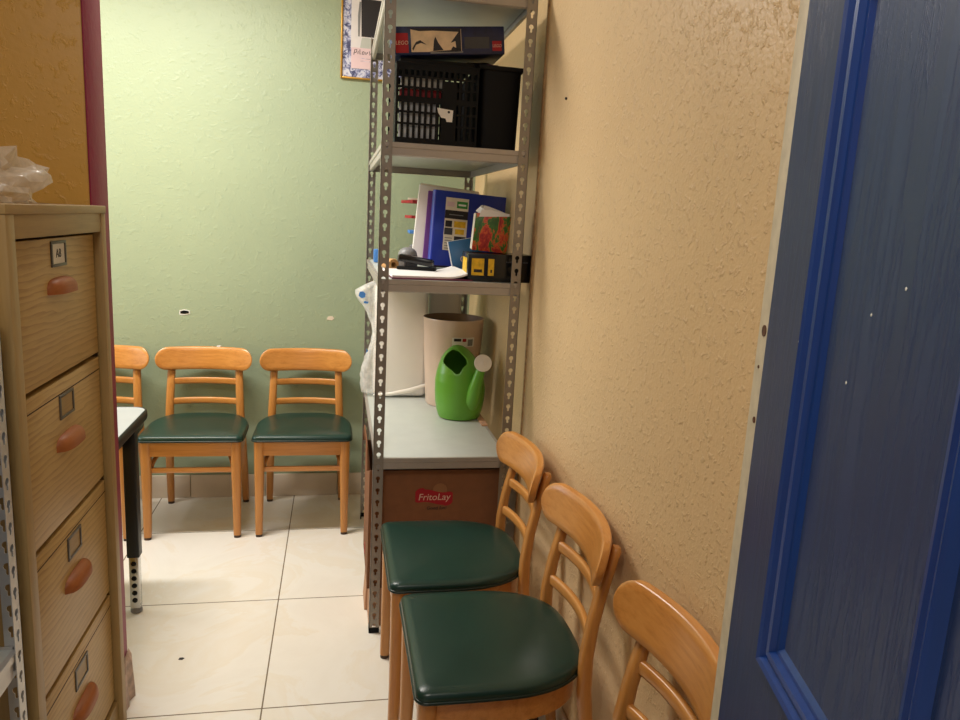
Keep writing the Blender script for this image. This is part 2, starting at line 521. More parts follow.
def make_chair():
    t = thing('dining_chair', 'x', 'chair')
    # seat pad: stacked outlines from the welt up to the crown
    bm = bm_new()
    rings = []
    for k, z in [(0.955, 0.446), (0.992, 0.448), (1.0, 0.453), (1.0, 0.459), (0.988, 0.466), (0.96, 0.4705), (0.88, 0.474), (0.65, 0.477), (0.35, 0.478)]:
        rings.append([bm.verts.new((x, y, z)) for x, y in seat_outline(k)])
    for a, b in zip(rings, rings[1:]):
        n = len(a)
        for i in range(n):
            bm.faces.new((a[i], a[(i + 1) % n], b[(i + 1) % n], b[i]))
    bm.faces.new(rings[0]); bm.faces.new(rings[-1])
    seat = mk('seat', bm, M['green_vinyl'], t, 60)
    bm = bm_new()
    ol = seat_outline(0.997)
    sweep(bm, [(x, y, 0.449) for x, y in ol], (0.0042, 0.0042), 8, closed=True)
    mk('piping', bm, M['green_welt'], seat, 60)
    # horseshoe frame under the seat
    bm = bm_new()
    o1, o0 = seat_outline(0.94), seat_outline(0.86)
    n = len(o1)
    z0, z1 = 0.380, 0.446
    va = [[bm.verts.new((x, y, z)) for x, y in o] for o, z in ((o1, z1), (o1, z0), (o0, z0), (o0, z1))]
    for q in range(4):
        a, b = va[q], va[(q + 1) % 4]
        for i in range(n):
            bm.faces.new((a[i], a[(i + 1) % n], b[(i + 1) % n], b[i]))
    mk('seat_frame', bm, M['honey'], t, 35)
    # front legs
    for s in (-1, 1):
        bm = bm_new()
        pts = [(s * 0.187, -0.195, 0.012), (s * 0.186, -0.192, 0.15), (s * 0.185, -0.190, 0.30), (s * 0.185, -0.190, 0.40), (s * 0.185, -0.190, 0.444)]
        sweep(bm, pts, [(0.0155, 0.0155), (0.018, 0.018), (0.021, 0.021), (0.022, 0.022), (0.022, 0.022)], 16, 3.2, Vector((0, 1, 0)))
        lg = mk('front_leg', bm, M['honey_z'], t, 50)
        bm = bm_new(); sweep(bm, [(s * 0.187, -0.195, 0.0), (s * 0.187, -0.195, 0.012)], (0.0145, 0.0145), 14, 2.5, Vector((0, 1, 0)))
        mk('glide', bm, M['glide'], lg, 50)
    # back legs running up into posts
    for s in (-1, 1):
        bm = bm_new()
        P = [(0.176, 0.222, 0.012, .0155, .013), (0.173, 0.204, 0.15, .0175, .015), (0.168, 0.180, 0.30, .019, .016), (0.162, 0.168, 0.42, .019, .016), (0.159, 0.168, 0.50, .0185, .015), (0.156, 0.178, 0.58, .018, .0135), (0.153, 0.195, 0.66, .0175, .0125), (0.151, 0.214, 0.735, .0165, .0115), (0.151, 0.219, 0.752, .015, .011), (0.151, 0.220, 0.758, .010, .008)]
        sweep(bm, [(s * x, y, z) for x, y, z, a, b in P], [(a, b) for *_, a, b in P], 16, 2.6, Vector((0, 1, 0)))
        lg = mk('back_post', bm, M['honey_z'], t, 50)
        bm = bm_new(); sweep(bm, [(s * 0.176, 0.2225, 0.0), (s * 0.176, 0.222, 0.012)], (0.0145, 0.0145), 14, 2.5, Vector((0, 1, 0)))
        mk('glide', bm, M['glide'], lg, 50)
    # bent crest rail: stadium outline, curved in plan
    bm = bm_new()
    W, Hh, zc, th = 0.216, 0.052, 0.732, 0.011
    def yb(x, z):
        return 0.212 - 0.052 * (abs(x) / 0.216) ** 2 + 0.20 * (z - zc)
    NX = 36
    front, back = [], []
    us = [-W + 2 * W * i / NX for i in range(NX + 1)]
    rr = 0.052
    def half(x):
        d = abs(x) - (W - rr)
        return Hh if d <= 0 else Hh * math.sqrt(max(0.0, 1 - (d / rr) ** 2))
    us = sorted(set([round(q, 5) for q in us if abs(q) < W - rr] + [s * (W - rr + rr * math.sin(PI / 2 * i / 8)) for s in (-1, 1) for i in range(9)]))
    NZ = 6
    def sheet(dy, ins):
        cols = []
        for x in us:
            xx = x * (1 - ins / W)
            h = max(half(x) - ins, 0.0006)
            col = []
            for j in range(NZ + 1):
                z = zc - h + 2 * h * j / NZ
                col.append(bm.verts.new((xx, yb(xx, z) + dy, z)))
            cols.append(col)
        return cols
    layers = [sheet(-th, 0.004), sheet(-th + 0.004, 0.0), sheet(th - 0.004, 0.0), sheet(th, 0.004)]
    def grid(c):
        for a, b in zip(c, c[1:]):
            for j in range(NZ):
                bm.faces.new((a[j], b[j], b[j + 1], a[j + 1]))
    grid(layers[0]); grid(layers[3])
    def rim(c):
        return [col[0] for col in c] + c[-1][1:] + [col[-1] for col in reversed(c[:-1])] + list(reversed(c[0][1:-1]))
    for la, lb in ((0, 1), (1, 2), (2, 3)):
        a, b = rim(layers[la]), rim(layers[lb])
        for i in range(len(a)):
            bm.faces.new((a[i], a[(i + 1) % len(a)], b[(i + 1) % len(a)], b[i]))
    mk('crest_rail', bm, M['honey'], t, 50)
    # two curved slats
    for z, y in ((0.528, 0.171), (0.622, 0.186)):
        bm = bm_new()
        pts = [(-0.154 + 0.308 * i / 12, y + 0.028 * (1 - ((i - 6) / 6) ** 2), z) for i in range(13)]
        sweep(bm, pts, (0.0085, 0.0155), 12, 3.5)
        mk('slat', bm, M['honey'], t, 50)
    # stretcher between the front legs and the bent braces under the sides
    bm = bm_new(); sweep(bm, [(-0.178, -0.186, 0.312), (0.178, -0.186, 0.312)], (0.008, 0.012), 12, 3.0)
    mk('stretcher', bm, M['honey'], t, 50)
    for s in (-1, 1):
        bm = bm_new()
        pts = []
        for i in range(10):
            a = (PI / 2) * i / 9
            pts.append((s * (0.168 - 0.052 * (1 - math.cos(a))), -0.176 + 0.12 * (1 - math.cos(a)), 0.312 + 0.068 * math.sin(a)))
        pts += [(s * 0.110, 0.00, 0.381), (s * 0.085, 0.08, 0.381)]
        sweep(bm, pts, (0.0075, 0.009), 10, 2.6, Vector((s, 0, 0)))
        mk('brace', bm, M['honey'], t, 50)
    return t

def dup(root, loc, rz, label, group):
    r = root.copy(); COL.objects.link(r)
    r.location = loc; r.rotation_euler = (0, 0, rz); r['label'] = label; r['group'] = group
    for ch in root.children:
        c = ch.copy(); COL.objects.link(c); c.parent = r
        for g in ch.children:
            d = g.copy(); COL.objects.link(d); d.parent = c
    return r

CH = make_chair()
CH.location = (-0.137, 3.405, 0)
CH['label'] = 'honey wood chair with green seat against the green wall, nearest the shelf'
CH['group'] = 'chairs along the green wall'
dup(CH, (-0.604, 3.405, 0), 0.0, 'honey wood chair with green seat at the green wall, beside the white table corner', 'chairs along the green wall')
dup(CH, (-1.062, 3.405, 0), 0.0, 'wood chair at the green wall cut off by the cabinet, behind the white table', 'chairs along the green wall')
dup(CH, (0.371, 2.042, 0), -PI / 2, 'green seated wood chair standing right before the cardboard box and shelf end', 'chairs along the tan wall')
dup(CH, (0.394, 1.573, 0), -PI / 2, 'green seated wood chair in the middle of the row along the tan wall', 'chairs along the tan wall')
dup(CH, (0.395, 1.045, 0), -PI / 2, 'wood chair nearest the blue door, only its curved back showing', 'chairs along the tan wall')
bm = bm_new()
prism(bm, [(-0.010, -0.004), (0.006, -0.005), (0.010, 0.003), (-0.004, 0.005)], 0, 0.006)
tag(mk('paper_scrap', bm, M['paper'], loc=(-0.545, 3.622, 0.7845)), 'tiny white scrap on top of a chair back', 'scrap')

# ---------------------------------------------------------------- slotted shelving
def keyhole():
    """rounded slot: big round top, narrow tail, centred near the origin (u,v)"""
    p = []
    R, r = 0.0075, 0.0036
    for i in range(11):
        a = -PI / 2 + 0.45 + (2 * PI - 0.9) * i / 10
        p.append((R * math.cos(a), 0.005 + R * math.sin(a)))
    p += [(-r, -0.008), (-r * .7, -0.0115), (r * .7, -0.0115), (r, -0.008)]
    return p

KH = keyhole()
def flange(bm, org, u, width, z0, z1, nrm, pitch=0.042, t=0.0016, off=0.0):
    """perforated plate: org = corner, u = direction of its width, extruded along nrm"""
    org, u, nrm = Vector(org), Vector(u), Vector(nrm)
    Z = Vector((0, 0, 1))
    n = int(round((z1 - z0) / pitch))
    ph = (z1 - z0) / n
    cw = width / 2
    for i in range(n):
        zc = z0 + (i + 0.5) * ph
        outer = []
        for (a, b) in KH:
            th = math.atan2(b, a)
            c, s = math.cos(th), math.sin(th)
            k = min(cw / abs(c) if abs(c) > 1e-6 else 9, (ph / 2) / abs(s) if abs(s) > 1e-6 else 9)
            outer.append((c * k, s * k))
        def P(q, d):
            return bm.verts.new(org + u * (cw + q[0]) + Z * (zc + q[1] - 0) + nrm * d)
        m = len(KH)
        fi = [P(q, 0) for q in KH]; fo = [P(q, 0) for q in outer]
        bi = [P(q, t) for q in KH]; bo = [P(q, t) for q in outer]
        corners = [(cw, ph / 2), (-cw, ph / 2), (-cw, -ph / 2), (cw, -ph / 2)]
        for a in range(m):
            b = (a + 1) % m
            bm.faces.new((fi[a], fi[b], fo[b], fo[a]))
            bm.faces.new((bi[a], bi[b], bo[b], bo[a]))
            bm.faces.new((fi[a], fi[b], bi[b], bi[a]))
            # fill the cell corners
            pa, pb = outer[a], outer[b]
            sa = abs(abs(pa[0]) - cw) < 1e-6; sb = abs(abs(pb[0]) - cw) < 1e-6
            if sa != sb:
                cx = cw if (pa[0] if sa else pb[0]) > 0 else -cw
                cy = ph / 2 if (pb[1] if sa else pa[1]) > 0 else -ph / 2
                bm.faces.new((fo[a], fo[b], P((cx, cy), 0)))
                bm.faces.new((bo[a], bo[b], P((cx, cy), t)))
    # closed long sides
    for q in (0.0, width):
        a = org + u * q
        bm.faces.new([bm.verts.new(x) for x in (a + Z * z0, a + Z * z1, a + Z * z1 + nrm * t, a + Z * z0 + nrm * t)])

def upright(parent, x, y, sx, sy, z1, w=0.034, m='steel'):
    """angle post with its outer corner at x,y and flanges running sx / sy inwards"""
    bm = bm_new()
    flange(bm, (x, y, 0), (sx, 0, 0), w, 0.0, z1, (0, sy, 0))
    flange(bm, (x, y, 0), (0, sy, 0), w, 0.0, z1, (sx, 0, 0))
    o = mk('upright', bm, M[m], parent, 0)
    bm = bm_new()
    box(bm, min(x - sx * .001, x + sx * (w + .001)), max(x - sx * .001, x + sx * (w + .001)), min(y - sy * .001, y + sy * .004), max(y - sy * .001, y + sy * .004), 0.0, 0.02)
    box(bm, min(x - sx * .001, x + sx * .004), max(x - sx * .001, x + sx * .004), min(y - sy * .001, y + sy * (w + .001)), max(y - sy * .001, y + sy * (w + .001)), 0.0, 0.02)
    mk('foot_cap', bm, M['black_plastic'], o)
    return o

SX0, SX1, SY0, SY1 = 0.130, 0.600, 2.374, 3.400
SH = thing('shelving_unit', 'tall grey slotted metal shelving unit standing with its end to the camera in the corner', 'shelf', ((SX0 + SX1) / 2, (SY0 + SY1) / 2, 0))
lx0, lx1, ly0, ly1 = -(SX1 - SX0) / 2, (SX1 - SX0) / 2, -(SY1 - SY0) / 2, (SY1 - SY0) / 2
for x, sx in ((lx0, 1), (lx1, -1)):
    for y, sy in ((ly0, 1), (ly1, -1)):
        upright(SH, x, y, sx, sy, 2.184)
def deck(parent, zt, x0, x1, y0, y1, board='steel_board', beam='steel_beam', h=0.041):
    e = 0.003
    bd = mk('shelf_board', B(x0 + 0.011, x1 - 0.011, y0 + 0.011, y1 - 0.011, zt - 0.012, zt, 0.001), M[board], parent)
    def beam_x(y, s):
        bm = bm_new()
        prof = [(0, -0.002), (0.010, -0.002), (0.012, -0.016), (0.020, -0.018), (0.004, -0.020), (0.001, -0.024), (0.001, -h), (0.013, -h), (0.013, -h + 0.0015), (0.0026, -h + 0.0015), (0.0026, -0.0215)]
        # simple Z section: top lip, step, face, bottom flange
        prof = [(0.0, 0.0), (0.0, -0.014), (0.003, -0.017), (0.003, -h + 0.003), (0.007, -h), (0.016, -h), (0.016, -h + 0.002), (0.008, -h + 0.002), (0.006, -h + 0.005), (0.005, -0.0155), (0.0015, -0.0018), (0.010, -0.0016), (0.010, 0.0)]
        return prof
    prof = beam_x(0, 0)
    def run(p0, p1, inward):
        bm = bm_new()
        p0, p1, inward = Vector(p0), Vector(p1), Vector(inward)
        A = [bm.verts.new(p0 + inward * a + Vector((0, 0, b))) for a, b in prof]
        C = [bm.verts.new(p1 + inward * a + Vector((0, 0, b))) for a, b in prof]
        for i in range(len(prof)):
            j = (i + 1) % len(prof)
            bm.faces.new((A[i], A[j], C[j], C[i]))
        bm.faces.new(A); bm.faces.new(C)
        mk('beam', bm, M[beam], parent, 25)
    zt2 = zt + 0.001
    run((x0 + e, y0 + e, zt2), (x1 - e, y0 + e, zt2), (0, 1, 0))
    run((x0 + e, y1 - e, zt2), (x1 - e, y1 - e, zt2), (0, -1, 0))
    run((x0 + e, y0 + e, zt2), (x0 + e, y1 - e, zt2), (1, 0, 0))
    run((x1 - e, y0 + e, zt2), (x1 - e, y1 - e, zt2), (-1, 0, 0))
D1, D2, D3 = 1.668, 1.242, 0.640
for z in (2.136, D1, D2, D3):
    deck(SH, z, lx0, lx1, ly0, ly1)

# ---- low cardboard boxes under the shelf
def carton(parent_thing, x0, x1, y0, y1, z0, z1):
    pass
FB = thing('cardboard_box', 'large brown cardboard box with red snack logo under the grey shelf', 'box', (0.353, 2.60, 0.146))
w, d, hh = 0.464, 0.36, 0.436
bm = bm_new()
T = 0.004
box(bm, -w / 2, w / 2, -d / 2, -d / 2 + T, 0, hh); box(bm, -w / 2, w / 2, d / 2 - T, d / 2, 0, hh)
box(bm, -w / 2, -w / 2 + T, -d / 2 + T, d / 2 - T, 0, hh); box(bm, w / 2 - T, w / 2, -d / 2 + T, d / 2 - T, 0, hh)
box(bm, -w / 2, w / 2, -d / 2, d / 2, 0, T)
mk('box_body', bm, M['cardboard'], FB, 0)
# bent-up side flap with a rounded free end
bm = bm_new()
NF = 14
front, back = [], []
for i in range(NF + 1):
    f = i / NF
    y = d / 2 - 0.005 - (d - 0.01) * f
    top = 0.085 * (1 - (1 - min(1, (1 - abs(f - .5) * 2) / 0.5)) ** 2) if (1 - abs(f - .5) * 2) < .5 else 0.085
    for lst, dx in ((front, 0), (back, T * .7)):
        lst.append([bm.verts.new((-w / 2 - 0.010 * q * q + dx, y, hh + top * q)) for q in (0, .35, .7, 1)])
for lst in (front, back):
    for a, b in zip(lst, lst[1:]):
        for j in range(3):
            bm.faces.new((a[j], b[j], b[j + 1], a[j + 1]))
for i in range(NF):
    bm.faces.new((front[i][3], front[i + 1][3], back[i + 1][3], back[i][3]))
mk('flap', bm, M['cardboard'], FB, 40)
# printed logo on the front (-y) face
yf = -d / 2
def wavy_banner():
    bm = bm_new()
    up, lo = [], []
    for i in range(21):
        f = i / 20
        x = -0.066 + 0.132 * f
        wv = 0.006 * math.sin(f * 2 * PI)
        e = 1 - max(0, abs(f - .5) * 2 - .86) / .14 * 0.35
        up.append((x, (0.024 * e + wv) + (0.006 if f < .25 else 0)))
        lo.append((x, (-0.022 * e + wv) - (0.004 if f > .75 else 0)))
    prism(bm, up + lo[::-1], 0, 0.0006)
    bm.transform(Matrix.Rotation(PI / 2, 4, 'X'))
    return bm
zl = 0.482 - 0.146
bm = bm_new(); bmesh.ops.create_cone(bm, cap_ends=True, segments=28, radius1=0.025, radius2=0.025, depth=0.0006)
bm.transform(Matrix.Rotation(PI / 2, 4, 'X'))
mk('logo_disc', bm, M['logo_sun'], FB, loc=(0.014, yf - 0.0004, zl + 0.027))
bn = mk('logo_banner', wavy_banner(), M['logo_red'], FB, loc=(-0.006, yf - 0.0006, zl))
mk('logo_lettering', text_bm('FritoLay', 0.034, 0.0004, 0.15), M['logo_white'], bn, 0, loc=(0, -0.0011, 0.001))
mk('slogan', text_bm('Good fun!', 0.017, 0.0003, 0.15), M['ink'], FB, 0, loc=(0.004, yf - 0.0005, zl - 0.040))
bm = bm_new()
sweep(bm, [(0.022 * math.cos(2 * PI * i / 20), 0.022 * math.sin(2 * PI * i / 20), 0) for i in range(18)], (0.004, 0.0006), 6)
bm.transform(Matrix.Rotation(PI / 2, 4, 'Y'))
mk('side_mark', bm, M['logo_red'], FB, loc=(-w / 2 - 0.0006, 0.03, 0.055))
LB = thing('cardboard_box', 'low pale cardboard box on the floor beneath the logo box', 'box', (0.345, 2.55, 0))
bm = bm_new(); box(bm, -0.215, 0.215, -0.125, 0.115, 0, 0.1445)
mk('box_body', bm, M['cardboard_pink'], LB, 0)
bm = bm_new(); box(bm, -0.226, -0.216, -0.02, 0.112, 0.002, 0.138)
for v in bm.verts:
    if v.co.z > .1: v.co.x += 0.008
mk('flap', bm, M['cardboard_pink'], LB, 0)

# ---- deck 3: packs, bin, watering can
z3 = D3 + 0.0015
def crumple(bm, amp, seed, keep_z=None):
    rnd = random.Random(seed)
    for v in bm.verts:
        if keep_z is not None and v.co.z < keep_z:
            continue
        v.co += Vector((rnd.uniform(-1, 1), rnd.uniform(-1, 1), rnd.uniform(-1, 1))) * amp

def pack(loc, w, d, h, label, lobe=False, seed=1):
    t = thing('plastic_wrapped_pack', label, 'package', loc)
    bm = bm_new(); box(bm, -w / 2, w / 2, -d / 2, d / 2, 0.003, h, 0.022, 4)
    mk('contents', bm, M['pack_white'], t, 50)
    bm = bm_new(); box(bm, -w / 2 - 0.006, w / 2 + 0.006, -d / 2 - 0.006, d / 2 + 0.006, 0.0015, h + 0.008, 0.024, 3)
    bmesh.ops.subdivide_edges(bm, edges=bm.edges[:], cuts=5, use_grid_fill=True)
    crumple(bm, 0.0012, seed, 0.01)
    wrap = mk('wrapper', bm, M['wrap'], t, 75)
    # seam fold running across the front
    bm = bm_new()
    sweep(bm, [(-w / 2 + 0.0, -d / 2 - 0.010, 0.012), (-w / 6, -d / 2 - 0.012, 0.018), (w / 6, -d / 2 - 0.013, 0.034), (w / 2, -d / 2 - 0.012, 0.062)], [(0.004, 0.004), (0.005, 0.009), (0.005, 0.011), (0.003, 0.007)], 8)
    mk('fold', bm, M['pack_white'], wrap, 60)
    return t
PK = pack((0.285, 3.278, z3), 0.235, 0.110, 0.52, 'tall white pack in clear plastic standing on the lower shelf left of the bin', True, 3)
# loose bag end sticking out over the left side
bm = bm_new()
N = 26
prof = []
rings = []
for i in range(N + 1):
    f = i / N
    z = 0.015 + 0.50 * f
    xl = -0.165 - 0.012 * math.sin(f * 9) - 0.030 * math.exp(-((f - 0.90) / 0.10) ** 2) + 0.028 * math.exp(-((f - 0.55) / 0.25) ** 2)
    if f > 0.93: xl += (f - 0.93) * 0.9
    ring = []
    for k in range(16):
        a = 2 * PI * k / 16
        cx = (xl - 0.105) / 2
        rx = abs(xl + 0.105) / 2
        ring.append(bm.verts.new((cx + rx * math.cos(a), -0.006 + 0.042 * math.sin(a) * (1 if f < .9 else 1 - (f - .9) * 4), z)))
    rings.append(ring)
for a, b in zip(rings, rings[1:]):
    for k in range(16):
        bm.faces.new((a[k], a[(k + 1) % 16], b[(k + 1) % 16], b[k]))
bm.faces.new(rings[0]); bm.faces.new(rings[-1])
crumple(bm, 0.004, 11)
mk('loose_bag_end', bm, M['film'], PK, 80)
for (px_, pz, pts) in ((-0.174, 0.458, [(-.016, -.006), (-.004, -.016), (.012, -.012), (.014, .004), (.004, .014), (-.012, .012)]), (-0.158, 0.425, [(-.010, -.004), (.008, -.006), (.012, .002), (-.006, .006)]), (-0.150, 0.210, [(-.004, -.010), (.008, 0), (-.004, .010), (-.001, 0)])):
    bm = bm_new(); prism(bm, pts, 0, 0.001); bm.transform(Matrix.Rotation(PI / 2, 4, 'X'))
    mk('blue_print', bm, M['print_blue'], PK, 0, loc=(px_, -0.0535, pz))
pack((0.490, 3.332, z3), 0.150, 0.05, 0.53, 'white plastic wrapped pack behind the taupe waste bin', False, 5)

WB = thing('waste_bin', 'tall taupe plastic waste bin behind the green watering can', 'bin', (0.503, 3.138, z3))
bm = bm_new()
prof = [(0.001, 0.004), (0.101, 0.004), (0.106, 0.0), (0.110, 0.006), (0.121, 0.18), (0.131, 0.372), (0.1325, 0.378), (0.131, 0.382), (0.1285, 0.378), (0.118, 0.18), (0.107, 0.012), (0.001, 0.012)]
lathe(bm, prof, 56)
for f in bm.faces:
    c = f.calc_center_median()
    n = Vector((c.x, c.y, 0))
bmesh.ops.recalc_face_normals(bm, faces=bm.faces[:])
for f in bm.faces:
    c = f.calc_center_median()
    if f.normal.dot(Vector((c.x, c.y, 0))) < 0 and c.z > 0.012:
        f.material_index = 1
mk('bin_body', bm, [M['bin_beige'], M['bin_in']], WB, 60)
def curved_label(R, a0, a1, z0, z1, m, parent, name):
    bm = bm_new()
    n = 8
    lo = [bm.verts.new((R(z0) * math.cos(a0 + (a1 - a0) * i / n), R(z0) * math.sin(a0 + (a1 - a0) * i / n), z0)) for i in range(n + 1)]
    hi = [bm.verts.new((R(z1) * math.cos(a0 + (a1 - a0) * i / n), R(z1) * math.sin(a0 + (a1 - a0) * i / n), z1)) for i in range(n + 1)]
    for i in range(n):
        bm.faces.new((lo[i], lo[i + 1], hi[i + 1], hi[i]))
    return mk(name, bm, m, parent, 60)
RB = lambda z: 0.1106 + (0.0212) * (z / 0.38)
aL = math.radians(-90)
lb = curved_label(lambda z: RB(z) + 0.001, aL - 0.18, aL + 0.62, 0.272, 0.312, M['paper'], WB, 'price_label')
curved_label(lambda z: RB(z) + 0.0016, aL - 0.12, aL + 0.12, 0.296, 0.308, M['ink'], lb, 'label_print')
curved_label(lambda z: RB(z) + 0.0016, aL + 0.17, aL + 0.30, 0.294, 0.308, M['logo_red'], lb, 'label_mark')
curved_label(lambda z: RB(z) + 0.0016, aL + 0.36, aL + 0.56, 0.276, 0.304, M['grey_mid'], lb, 'label_code')

WC = thing('watering_can', 'green plastic watering can with cream rose in front of the taupe bin', 'watering can', (0.505, 2.905, z3))
# closed shouldered body whose domed top is the handle; hand opening cut into its front
bm = bm_new()
NK, NR = 96, 84
prof = [(0.0, .078, .070), (.004, .085, .077), (.03, .094, .085), (.07, .101, .090), (.115, .104, .090), (.155, .101, .086), (.19, .093, .079), (.22, .082, .069), (.247, .070, .058), (.270, .054, .044), (.287, .036, .030), (.297, .019, .016), (.300, .003, .003)]
def can_r(z):
    for (z0_, a0, b0), (z1_, a1, b1) in zip(prof, prof[1:]):
        if z <= z1_:
            f = (z - z0_) / (z1_ - z0_)
            return a0 + (a1 - a0) * f, b0 + (b1 - b0) * f
    return prof[-1][1:]
zz = [0.0, 0.004] + [0.004 + 0.296 * (i / NR) for i in range(1, NR + 1)]
rings = []
for z in zz:
    a_, b_ = can_r(z)
    sh = -0.016 * max(0, (z - 0.12) / 0.17)
    rings.append([bm.verts.new((a_ * math.cos(2 * PI * k / NK) + sh, b_ * math.sin(2 * PI * k / NK), z)) for k in range(NK)])
for i, (a, b) in enumerate(zip(rings, rings[1:])):
    z = (zz[i] + zz[i + 1]) / 2
    for k in range(NK):
        th = math.degrees(2 * PI * (k + .5) / NK) - 248
        x_ = th / 46.0
        top_ = 0.284 - 0.008 * x_
        bot_ = 0.206 + 0.028 * min(1, abs(x_)) - 0.026 * max(0, 1 - abs(x_ - 0.25) / 0.35)
        if abs(x_) < 1 and bot_ < z < top_ - 0.05 * max(0, abs(x_) - 0.5):
            continue
        bm.faces.new((a[k], a[(k + 1) % NK], b[(k + 1) % NK], b[k]))
bm.faces.new(rings[0]); bm.faces.new(rings[-1])
for _ in range(14):                      # fair the cut edge
    be = [e for e in bm.edges if e.is_boundary]
    nb = {}
    for e in be:
        for v in e.verts:
            nb.setdefault(v, []).append(e.other_vert(v))
    new = {v: (v.co * 2 + sum((q.co for q in n), Vector()) * (2 / len(n))) / 4 for v, n in nb.items()}
    for v, c_ in new.items():
        v.co = c_
loose = [v for v in bm.verts if not v.link_faces]
bmesh.ops.delete(bm, geom=loose, context='VERTS')
body = mk('can_body', bm, M['can_green'], WC, 60)
so = body.modifiers.new('wall', 'SOLIDIFY'); so.thickness = 0.005; so.offset = -1
bv = body.modifiers.new('soft', 'BEVEL'); bv.width = 0.0015; bv.segments = 2; bv.limit_method = 'ANGLE'
# spout growing out of the right front of the body up to the rose
bm = bm_new()
sp = [(0.034, -0.052, 0.050), (0.038, -0.072, 0.085), (0.043, -0.086, 0.120), (0.049, -0.094, 0.160), (0.058, -0.098, 0.200), (0.065, -0.100, 0.228)]
sweep(bm, sp, [(0.026, 0.026), (0.032, 0.030), (0.029, 0.028), (0.024, 0.023), (0.020, 0.020), (0.018, 0.018)], 18, 2.0, Vector((0, 1, 0)))
spout = mk('spout', bm, M['can_green'], WC, 60)
bm = bm_new()
lathe(bm, [(0.001, -0.022), (0.018, -0.022), (0.028, -0.006), (0.034, 0.004), (0.035, 0.009), (0.0335, 0.011), (0.030, 0.0105), (0.001, 0.0145)], 32)
mk('rose', bm, M['rose_white'], spout, 50, loc=(0.068, -0.106, 0.245), rot=(math.radians(66), 0, math.radians(-4)))

# thin pale strip lying along the wall side
bm = bm_new(); box(bm, -0.012, 0.012, -0.10, 0.10, 0.0, 0.006)
tag(mk('wood_strip', bm, M['cardboard_pink'], loc=(0.622 - 0.035, 2.86, z3)), 'thin pale strip lying on the lower shelf beside the watering can', 'strip')

# ---- deck 2: papers, folders, binder, tissues
z2 = D2 + 0.0015
bm = bm_new(); box(bm, -0.135, 0.135, -0.17, 0.17, 0, 0.004, 0.001)
tag(mk('folder', bm, M['maroon'], loc=(0.302, 2.575, z2), rot=(0, 0, 0.05)), 'maroon folder lying at the front edge of the middle shelf under white sheets', 'folder')
bm = bm_new()
NX, NY = 14, 10
g = [[None] * (NY + 1) for _ in range(NX + 1)]
for lay in (0,):
    for i in range(NX + 1):
        for j in range(NY + 1):
            x, y = -0.13 + 0.26 * i / NX, -0.155 + 0.31 * j / NY
            lift = 0.018 * max(0, (x - 0.05) / 0.08) ** 2
            g[i][j] = (x, y, lift)
top = [[bm.verts.new((x, y, z + 0.006)) for x, y, z in row] for row in g]
bot = [[bm.verts.new((x, y, z)) for x, y, z in row] for row in g]
for L in (top, bot):
    for i in range(NX):
        for j in range(NY):
            bm.faces.new((L[i][j], L[i + 1][j], L[i + 1][j + 1], L[i][j + 1]))
def rimg(L):
    return [r[0] for r in L] + L[-1][1:] + [r[-1] for r in reversed(L[:-1])] + list(reversed(L[0][1:-1]))
a, b = rimg(top), rimg(bot)
for i in range(len(a)):
    bm.faces.new((a[i], a[(i + 1) % len(a)], b[(i + 1) % len(a)], b[i]))
tag(mk('paper_stack', bm, M['paper'], loc=(0.300, 2.572, z2 + 0.0042), rot=(0, 0, 0.05)), 'white sheets with a curled right edge lying on the maroon folder', 'paper')
zp = z2 + 0.0105
# black stapler-like tool on the sheets
ST = thing('stapler', 'black stapler shaped tool lying on the white sheets', 'stapler', (0.285, 2.68, zp + 0.0006), -0.30)
bm = bm_new(); box(bm, -0.070, 0.070, -0.022, 0.022, 0, 0.012, 0.003); mk('base', bm, M['black_plastic'], ST)
bm = bm_new(); box(bm, -0.068, 0.060, -0.020, 0.020, 0.0, 0.026, 0.007)
mk('arm', bm, M['black_gloss'], ST, loc=(0, 0, 0.021), rot=(0, math.radians(8), 0))
bm = bm_new(); box(bm, -0.064, -0.044, -0.013, 0.013, 0.010, 0.028); mk('hinge', bm, M['grey_mid'], ST)
# grey device behind it and a kraft roll
GD = thing('desk_gadget', 'small rounded grey device behind the left post on the middle shelf', 'device', (0.262, 2.80, z2))
bm = bm_new(); lathe(bm, [(0.001, 0), (0.034, 0), (0.038, 0.006), (0.038, 0.052), (0.036, 0.058)], 28); bmesh.ops.holes_fill(bm, edges=bm.edges[:]); mk('body', bm, M['grey_dark'], GD, 50)
bm = bm_new(); bmesh.ops.create_uvsphere(bm, u_segments=24, v_segments=12, radius=0.036)
for v in bm.verts: v.co.z = max(0, v.co.z) * 0.8
mk('dome', bm, M['grey_mid'], GD, 60, loc=(0, 0, 0.058))
bm = bm_new(); lathe(bm, [(0.010, -0.045), (0.020, -0.045), (0.020, 0.045), (0.010, 0.045), (0.010, -0.045)], 24)
tag(mk('kraft_roll', bm, M['tan_roll'], loc=(0.196, 2.82, z2 + 0.0205), rot=(PI / 2, 0, 0.3)), 'small tan paper roll lying behind the left post on the middle shelf', 'roll')
bm = bm_new(); box(bm, -0.028, 0.028, -0.03, 0.03, 0, 0.030, 0.003)
tag(mk('small_carton', bm, M['tan_roll'], loc=(0.205, 2.965, z2)), 'small tan carton behind the paper roll on the middle shelf', 'box')
bm = bm_new(); box(bm, -0.016, 0.016, -0.02, 0.02, 0, 0.055, 0.004)
tag(mk('blue_bottle', bm, M['print_blue'], loc=(0.170, 3.20, z2)), 'small blue container at the rear left corner of the middle shelf', 'container')

